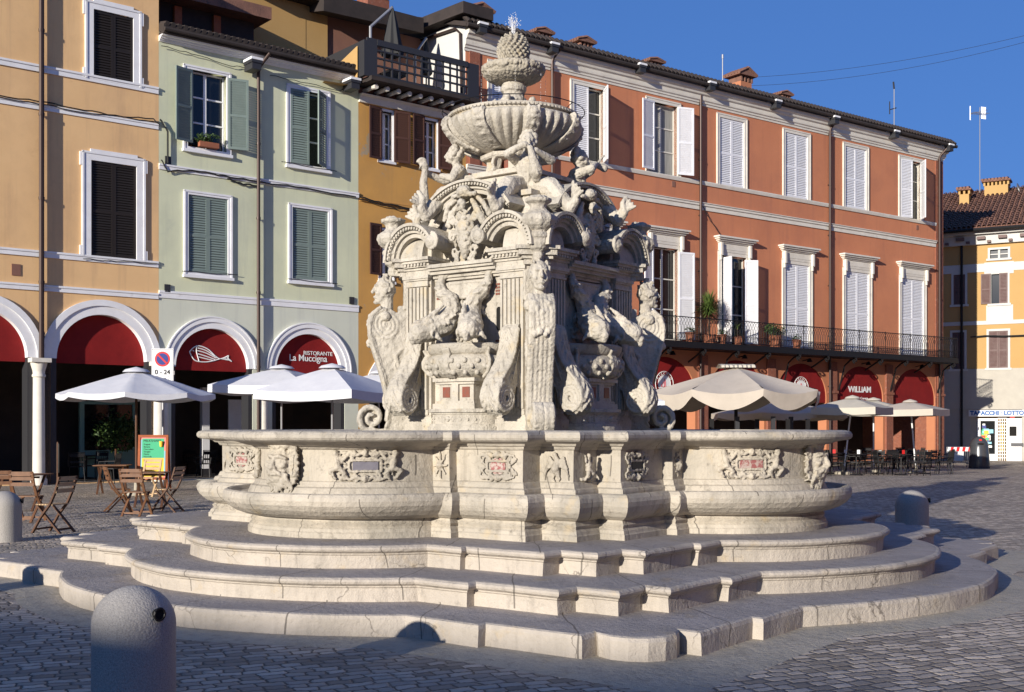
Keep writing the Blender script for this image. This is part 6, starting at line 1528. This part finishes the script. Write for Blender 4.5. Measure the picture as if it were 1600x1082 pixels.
for x, y in tabs:
    p = onscene(x, y); t = tb0 if first[0] else copy_tree(tb0); first[0] = False; t.location = p; t['label'] = 'small round black terrace table, %s from the left right of the fountain' % ORD[sorted(tabs).index((x, y))]; tops.append(p)
    an = [r.uniform(0, 2*pi) if k > 1 else (pi*k+r.uniform(-.5,.5)) for k in range(3)]; rk = sorted(range(3), key=lambda k: cos(an[k]))
    for k in range(3):
        a = an[k]; q = p+V((cos(a), sin(a), 0))*.72
        t2 = c0 if first[1] else copy_tree(c0); first[1] = False; t2.location = (q.x, q.y, gz(q.x, q.y)); t2.rotation_euler = (0,0,a+pi/2+r.uniform(-.2,.2)); t2['label'] = ('left', 'middle', 'right')[rk.index(k)]+' black armchair at the terrace table %s from the left' % ORD[sorted(tabs).index((x, y))]
for i, p in enumerate(tops[:9]):
    g_ = thing('menu_holder', 'tiny '+('white' if i % 3 else 'red')+' menu card on the black terrace table %s from the left' % ORD[sorted(tabs).index(tabs[i])], 'menu card', p+V((.05,-.1,.745)), r.uniform(-.5,.5), 'menu cards on the terrace tables')
    part('card', MB().box(-.05,.05,-.01,.01,.01,.15), 'sign_white' if i % 3 else 'sign_red', g_); part('foot', MB().box(-.05,.05,-.03,.03,0,.01), 'iron', g_)
L3 = 'black folding chair in the shade of the left arcade'
for x, y, a in ((120,752,20),(150,750,160),(170,756,90),(300,742,0),(322,746,170),(340,740,80),(310,732,30),(345,729,120)):
    p = onscene(x, y); t2 = copy_tree(c0); t2.location = p; t2.rotation_euler = (0,0,R(a)); t2['label'] = 'black metal chair in the shade of the left arcade, %s from the left' % ORD[[120,150,170,300,310,322,340,345].index(x)]; t2['group'] = 'black chairs in the left arcade'
for x, y in ((135,748),(325,738)):
    t = copy_tree(tb0); t.location = onscene(x, y); t['label'] = 'round black table in the left arcade shade '+('left of the menu board' if x < 200 else 'right of the menu board'); t['group'] = 'black tables in the left arcade'

# ================================================================ SIGNS AND SMALL THINGS
p = at(238, 770); t = thing('menu_board', 'orange wooden A-frame board with a green and yellow drinks menu', 'menu board', p, R(6)); hB = 90/FPX*p.y; wB = 46/FPX*p.y
tilt = .10
def fr(name, x0, x1, z0, z1, y0, y1, m, par=None):
    b = MB().box(x0, x1, y0, y1, z0, z1); b.v = [(x, y+z*tilt, z) for x, y, z in b.v]; return part(name, b, m, par or t)
fr('frame_post', -wB/2, -wB/2+.06, 0, hB, -.03, .02, 'board_wood'); fr('frame_post', wB/2-.06, wB/2, 0, hB, -.03, .02, 'board_wood')
fr('frame_rail', -wB/2, wB/2, hB-.06, hB, -.031, .02, 'board_wood'); fr('frame_rail', -wB/2+.06, wB/2-.06, .32, .38, -.03, .02, 'board_wood')
pn_ = fr('menu_panel', -wB/2+.06, wB/2-.06, .38, hB-.06, -.01, .01, 'board_pink')
fr('menu_print', -wB/2+.10, wB/2-.10, hB*.60, hB-.09, -.014, -.008, 'board_green', pn_); fr('menu_print', -wB/2+.10, wB/2-.10, .40, hB*.595, -.014, -.008, 'board_yellow', pn_)
fr('menu_print', -wB/2+.065, -wB/2+.10, .6, hB-.12, -.014, -.008, 'board_cyan', pn_); fr('menu_print', wB/2-.10, wB/2-.065, .45, hB-.4, -.014, -.008, 'board_cyan', pn_)
def ptxt(s_, size, x, z, al='LEFT', m='sign_black'): o = text('lettering', s_, size, x, -.017+z*tilt, z, m, pn_, align=al, ext=.001); o.rotation_euler = (R(90)-atan2(tilt, 1)*1, 0, 0); return o
ptxt('MILKSHAKE', .085, -wB/2+.13, hB-.15)
for i, s_ in enumerate(('Fragola','Banana','Cioccolato','Vaniglia','Menta','Nocciola')): ptxt(s_, .055, -wB/2+.14, hB-.24-.062*i)
ptxt('BUBBLE TEA', .085, 0, hB*.555, 'CENTER')
for i, s_ in enumerate(('Mango','Lychee','Pesca')): ptxt(s_, .055, -.02, hB*.49-.07*i)
q = MB().lathe([(.035,0),(.05,.13),(.052,.14)], 12); part('cup_drawing', q, 'board_yellow', pn_, loc=(wB/2-.17, -.03+(hB-.30)*tilt, hB-.30)); q = MB().lathe([(.04,0),(.055,.14)], 12); part('cup_drawing', q, 'board_pink', pn_, loc=(-wB/2+.15, -.03+.42*tilt, .45))
for sx in (-1, 1): part('rear_leg', MB().bar((sx*(wB/2-.03), .10+hB*tilt*.9, hB-.05), (sx*(wB/2-.03), .62, 0), .04, .05), 'board_wood', t)
# no-parking sign
p = atY(254, 31.2); k_ = p.y/FPX; t = thing('parking_sign', 'white no parking sign with a red ringed blue disc, above the white parasol', 'sign', p, R(2)); zt_s = 1.65+(HZ-545)*k_; ws = 34*k_; zb_s = zt_s-1.05
part('pole', MB().tube([(0,.05,0),(0,.05,zt_s-.05)], .03, 10), 'galv', t, smooth=True)
pl = part('sign_plate', MB().box(-ws/2, ws/2, -.01, .01, zb_s, zt_s), 'sign_white', t); zc_s = zt_s-.28; rs = .20
part('border', MB().box(-ws/2+.012,-ws/2+.02,-.013,-.009,zb_s+.02,zt_s-.02).box(ws/2-.02,ws/2-.012,-.013,-.009,zb_s+.02,zt_s-.02).box(-ws/2+.02,ws/2-.02,-.013,-.009,zt_s-.028,zt_s-.02), 'sign_black', pl)
plate('red_disc', [[(rs*cos(R(a)), zc_s+rs*sin(R(a))) for a in range(0,360,10)]], .004, 'sign_red', pl, y=-.016); plate('blue_disc', [[(rs*.76*cos(R(a)), zc_s+rs*.76*sin(R(a))) for a in range(0,360,10)]], .003, 'sign_blue', pl, y=-.020)
b = MB().obox(Matrix.Translation((0,-.022,zc_s)) @ Matrix.Rotation(R(45), 4, 'Y'), rs*.86, .003, rs*.11); part('red_bar', b, 'sign_red', pl)
text('lettering', '0 - 24', .17, 0, -.014, zc_s-.35, 'sign_black', pl, bold=.004)
b = MB().box(-.17,-.165,-.014,-.01,zc_s-.62,zc_s-.45).box(.165,.17,-.014,-.01,zc_s-.62,zc_s-.45).box(-.165,.165,-.014,-.01,zc_s-.455,zc_s-.45).box(-.165,.165,-.014,-.01,zc_s-.62,zc_s-.615); 
b.prism([(-.15,zc_s-.58),(-.05,zc_s-.58),(-.05,zc_s-.53),(-.09,zc_s-.53),(-.11,zc_s-.50),(-.15,zc_s-.50)], -.016, -.011); b.prism([(.0,zc_s-.575),(.14,zc_s-.575),(.14,zc_s-.54),(.11,zc_s-.53),(.085,zc_s-.505),(.035,zc_s-.505),(.01,zc_s-.54),(.0,zc_s-.55)], -.016, -.011); part('tow_truck_symbol', b, 'sign_black', pl)
# litter bin
p = onscene(1530, 732); k_ = p.y/FPX; t = thing('litter_bin', 'dark grey domed plastic litter bin in front of the tobacco shop', 'bin', p, R(-12)); r0 = 15.5*k_; hb = 50*k_
part('body', MB().lathe([(r0,0),(r0*1.02,.04),(r0*.97,hb*.35),(r0*.88,hb*.68),(r0*.86,hb*.70)], 32), 'bin', t, smooth=True, autos=40)
part('hood', MB().lathe([(r0*.90,hb*.70),(r0*.82,hb*.80),(r0*.6,hb*.92),(r0*.25,hb*.99),(.02,hb)], 32), 'bin', t, smooth=True, autos=50)
part('opening', MB().sph((0,-r0*.80,hb*.76), (r0*.32,.06,.06), 14, 8), 'dark', t, smooth=True); part('sticker', MB().box(-.06,.06,-r0*.70-.02,-r0*.66,hb*.86,hb*.91), 'sign_red', t, rot=(0,0,0))
part('edge_strip', MB().tube([(r0*.83,-.1,hb*.72),(r0*.62,-.1,hb*.88),(r0*.3,-.1,hb*.97)], .02, 6), 'board_yellow', t)
# barrier
p = onscene(1498, 731); k_ = p.y/FPX; t = thing('street_barrier', 'steel crowd barrier with a red and white striped top beside the litter bin', 'barrier', p, R(-4)); hb = 32*k_; wb = 36*k_
part('frame', MB().tube([(-wb/2,0,.25),(-wb/2,0,hb),(wb/2,0,hb),(wb/2,0,.25),(-wb/2,0,.25)], .02, 8), 'galv', t, smooth=True)
for sx in (-1, 1): part('foot', MB().tube([(sx*wb*.42,-.3,.02),(sx*wb*.40,-.15,.16),(sx*wb*.30,0,.25),(sx*wb*.40,.15,.16),(sx*wb*.42,.3,.02)], .02, 6), 'galv', t, smooth=True)
b = MB(); 
for i in range(12): x = -wb/2+wb*(i+.5)/12; b.tube([(x,0,.25),(x,0,hb-.18)], .010, 5)
part('bars', b, 'galv', t); part('panel', MB().box(-.22,.22,-.03,-.02,.32,hb-.2), 'sign_white', t)
b = MB(); n = 8
bw, br = MB(), MB()
for i in range(n):
    x0 = -wb/2+wb*i/n; (br if i % 2 else bw).add([(x0,-.05,hb-.2),(x0+wb/n,-.05,hb-.2),(x0+wb/n+.04,-.05,hb),(x0+.04,-.05,hb),(x0,-.03,hb-.2),(x0+wb/n,-.03,hb-.2),(x0+wb/n+.04,-.03,hb),(x0+.04,-.03,hb)], [(0,1,2,3),(4,7,6,5),(0,4,5,1),(1,5,6,2),(2,6,7,3),(3,7,4,0)])
part('white_stripe', bw, 'sign_white', t); part('red_stripe', br, 'sign_red', t)
# chalkboard and arcade fittings
p = onscene(66, 752); t = thing('chalkboard', 'black chalkboard standing in the shade of the left arcade', 'menu board', p, R(5)); part('board', MB().box(-.5,.5,0,.03,.25,1.15), 'sign_black', t)
b = MB()
for i in range(6): b.box(-.4,.1+.25*sin(i*3),-.004,-.001,1.0-.11*i,1.015-.11*i)
part('chalk_line', b, 'curtain', t)
for sx in (-1, 1): part('leg', MB().bar((sx*.45,0,0),(sx*.45,.02,1.2), .04), 'wood_dark', t)
S0 = FO+U*0
def onfac(x, y, depth, name, label, cat):
    s_, z = F(x, y, -depth); P = FO+U*s_-NF*depth; return thing(name, label, cat, (P.x, P.y, 0), FROTZ), z
t, z = onfac(170, 700, 3.6, 'shop_door', 'mint green door frame with lit shelves inside the left arcade', 'door')
b = MB().box(-.95,-.80,0,.1,0,2.5).box(.80,.95,0,.1,0,2.5).box(-.80,.80,0,.1,2.4,2.5).box(-.80,.80,0,.1,0,.9); part('frame', b, 'mint', t); part('pane', MB().box(-.8,.8,.04,.06,.9,2.4), 'glass', t)
for i, x in enumerate((228, 262, 320, 410)):
    t, z = onfac(x, 700, 2.2+.3*i, 'door_post', 'pale door post in the arcade shade '+('beside the menu board','right of the parking sign','behind the basin rim','near the white parasol pole')[i], 'door post'); part('post', MB().box(-.13,.13,-.1,.1,0,3.0), 'trim', t); part('plinth', MB().box(-.17,.17,-.14,.14,0,.25), 'iron_grey', t)
t, z = onfac(372, 640, 2.6, 'notice_panel', 'white notice panel glimpsed inside the arcade under the leftmost square parasol', 'notice'); part('panel', MB().box(-.35,.35,0,.05,1.4,2.6), 'trim', t); part('stand', MB().box(-.03,.03,.01,.05,0,1.4), 'iron', t)

# ================================================================ PLANTS
def leaves(rng, n, cx, cz, rx, ry, rz, ls, z0=0, blade=False, clump=7):
    b = MB(); cl = [(rng.gauss(0,.5), rng.gauss(0,.5), rng.gauss(0,.5)) for _ in range(clump)]
    for i in range(n):
        c_ = cl[i % clump]; d = V((c_[0]+rng.gauss(0,.33), c_[1]+rng.gauss(0,.33), c_[2]+rng.gauss(0,.33)))
        if d.length > 1.15: d = d.normalized()*1.1
        p = V((cx+d.x*rx, d.y*ry, cz+d.z*rz)); u = V((rng.gauss(0,1), rng.gauss(0,1), rng.gauss(0,1))).normalized(); v = u.cross(V((rng.gauss(0,1), rng.gauss(0,1), rng.gauss(0,1)))).normalized(); k = ls*rng.uniform(.6,1.3)
        b.add([p-u*k, p+v*k*.42+u*.1*k, p+u*k, p-v*k*.42+u*.1*k], [(0,1,2,3)])
    return b
def potted(name, label, loc, rz, R0, H0, n, m, pot='terracotta', potr=.2, poth=.3, seed=1, stem=0, ls=.05):
    t = thing(name, label, 'plant', loc, rz); rng = random.Random(seed)
    part('pot', MB().lathe([(potr*.75,0),(potr,poth),(potr*1.08,poth),(potr*1.08,poth+.04),(potr*.9,poth+.04),(potr*.9,poth-.02)], 20), pot, t, smooth=True, autos=40)
    if stem: part('trunk', MB().tube([(0,0,poth-.05),(.02,0,poth+stem)], .03, 6), 'wood_dark', t)
    part('foliage', leaves(rng, n, 0, poth+stem+H0*.5, R0, R0, H0*.55, ls), m, t); return t
p = onscene(22, 733); potted('potted_hedge', 'round green hedge plant in a white pot at the far left arcade', p, 0, .42, .95, 1500, 'leaf_yellow', 'sign_white', .26, .35, 3, ls=.045)
p = onscene(180, 748); potted('potted_tree', 'dark leafy tree in a pot under the wide white parasol', p, 0, .68, 1.2, 1500, 'leaf', 'iron', .26, .4, 4, .55, .075)
p = onscene(348, 728); potted('arcade_plant', 'dark spiky leafy plant inside the arcade left of the basin rim', p, 0, .45, .8, 500, 'leaf', 'iron', .22, .4, 6, .7, .09)
p = onscene(545, 720); potted('flower_pot', 'small pot plant with pink blooms seen over the basin rim', p, 0, .28, .5, 260, 'leaf', 'sign_white', .18, 1.35, 8, .1, .05)
set_plane('palace')
def onbal(x, y, off=.55): s_, z = F(x, y, off); P = FO+U*s_+NF*off; return V((P.x, P.y, zbt+.002))
def yucca(label, loc, h, n, L_, seed, cx=0):
    t = thing('yucca', label, 'plant', loc, FROTZ); rng = random.Random(seed); part('pot', MB().lathe([(.22,0),(.30,.35),(.31,.35),(.31,.40),(.26,.40),(.26,.33)], 20), 'terracotta', t, smooth=True, autos=40)
    part('trunk', MB().tube([(0,0,.3),(0,0,h)], .05, 8), 'wood_dark', t); b = MB()
    for i in range(n):
        a = rng.random()*2*pi; e = rng.uniform(-.35,1.35); l = L_*rng.uniform(.7,1.1); d = V((cos(a)*cos(e), sin(a)*cos(e), sin(e))); s_ = d.cross(V((0,0,1))).normalized()*.022; z0 = h+rng.uniform(-.35,.1)
        p0 = V((0,0,z0)); p1 = p0+d*l*.55+V((0,0,.02)); p2 = p0+d*l-V((0,0,.12*l*cos(e)))
        b.add([p0-s_, p0+s_, p1+s_*.9, p1-s_*.9, p2], [(0,1,2,3), (3,2,4)])
    part('foliage', b, 'leaf_yellow', t); return t
yucca('spiky yucca in a terracotta pot on the iron balcony', onbal(1108, 530), 1.55, 420, .85, 3)
yucca('small bare spiky plant beside the open white shutter on the balcony', onbal(1152, 530, .45), .75, 60, .35, 7)
potted('balcony_shrub', 'round dark shrub in a terracotta pot on the balcony left of the closed shutters', onbal(1212, 530), 0, .45, .55, 900, 'leaf', 'terracotta', .26, .5, 11, .05, .045)
for i, x in enumerate((1078, 1128, 1245)): potted('balcony_plant', ('small green potted plant left of the yucca','low potted plant right of the yucca','low reddish pot plant right of the round balcony shrub')[i], onbal(x, 530, .6), 0, .2, .25, 160, 'leaf', 'terracotta', .2, .38, 20+i, 0, .04)
set_plane('left'); s_, z_ = F(326, 229, .12); P = FO+U*s_+NF*.10; t = thing('window_box', 'terracotta window box with bushy green plants on the open upper window', 'plant', (P.x, P.y, z_-.04), FROTZ)
part('trough', MB().box(-.32,.32,-.10,.10,0,.16), 'terracotta', t); part('foliage', leaves(random.Random(5), 700, 0, .28, .42, .16, .16, .035), 'leaf', t)

# ================================================================ AERIALS, DISH, OVERHEAD WIRES
def aerial(label, x, y0, y1, Y, kind):
    k_ = Y/FPX; zt_ = 1.65+(HZ-y0)*k_; zb_ = 1.65+(HZ-y1)*k_; X = (x-800)*k_; t = thing('tv_aerial', label, 'aerial', (X, Y, zb_), R(20)); h = zt_-zb_
    part('mast', MB().tube([(0,0,0),(0,0,h)], .028, 6), 'galv', t)
    b = MB()
    if kind == 0: b.tube([(-.25,0,h*.45),(.15,0,h*.50)], .03, 5); b.tube([(-.3,0,h*.35),(-.3,0,h*.62)], .03, 5); b.tube([(0,0,h*.9),(-.05,0,h*1.05)], .05, 5)
    elif kind == 1:
        b.tube([(-.7,0,h*.92),(.6,0,h*.98)], .02, 5)
        for i in range(9): xx = -.6+.14*i; b.tube([(xx,-.3,h*.93+.003*i),(xx,.3,h*.93+.003*i)], .014, 4); b.tube([(xx*.3+.3,0,h*.93-.3),(xx*.3+.3,0,h*.93+.45)], .013, 4)
        b.tube([(-.75,0,h*.85),(-.75,0,h*1.0)], .03, 4)
    else: b.tube([(0,0,h),(0,0,h+.2)], .05, 6); b.tube([(-.35,0,.2),(.05,0,.4)], .03, 5)
    part('antenna_head', b, 'galv' if kind != 0 else 'iron_grey', t); return t
aerial('slim white aerial on the red palace roof ridge', 1129, 92, 138, 58, 2)
aerial('small dark aerial on the red palace roof towards its right end', 1397, 132, 205, 66, 0)
aerial('tall television aerial above the yellow house chimney', 1531, 168, 312, 74, 1)
k_ = 73/FPX; t = thing('satellite_dish', 'grey satellite dish on the yellow house roof at the right edge', 'satellite dish', ((1590-800)*k_, 73, 1.65+(HZ-300)*k_), R(55))
part('dish', MB().lathe([(.02,.0),(.25,.04),(.5,.16),(.5,.18),(.25,.06),(.02,.02)], 24), 'galv', t, smooth=True, rot=(R(70),0,0), autos=50); part('mast', MB().tube([(0,.1,-.9),(0,.05,0)], .03, 6), 'iron_grey', t)
def owire(label, x0, y0, Y0, x1, y1, Y1, sag):
    a = V(((x0-800)/FPX*Y0, Y0, 1.65+(HZ-y0)/FPX*Y0)); c = V(((x1-800)/FPX*Y1, Y1, 1.65+(HZ-y1)/FPX*Y1)); P = []
    for i in range(21): t = i/20; q = a.lerp(c, t); P.append((q.x-a.x, q.y-a.y, q.z-a.z-sag*4*t*(1-t)))
    o = part('overhead_wire', MB().tube(P, .008, 4), 'wire', None, loc=a); tag(o, label, 'wire', 'overhead wires against the sky')
owire('upper of the two thin wires crossing the sky at right', 1155, 122, 60, 1720, 25, 50, .5)
owire('lower of the two thin wires crossing the sky at right', 1155, 135, 60, 1720, 32, 50, .6)
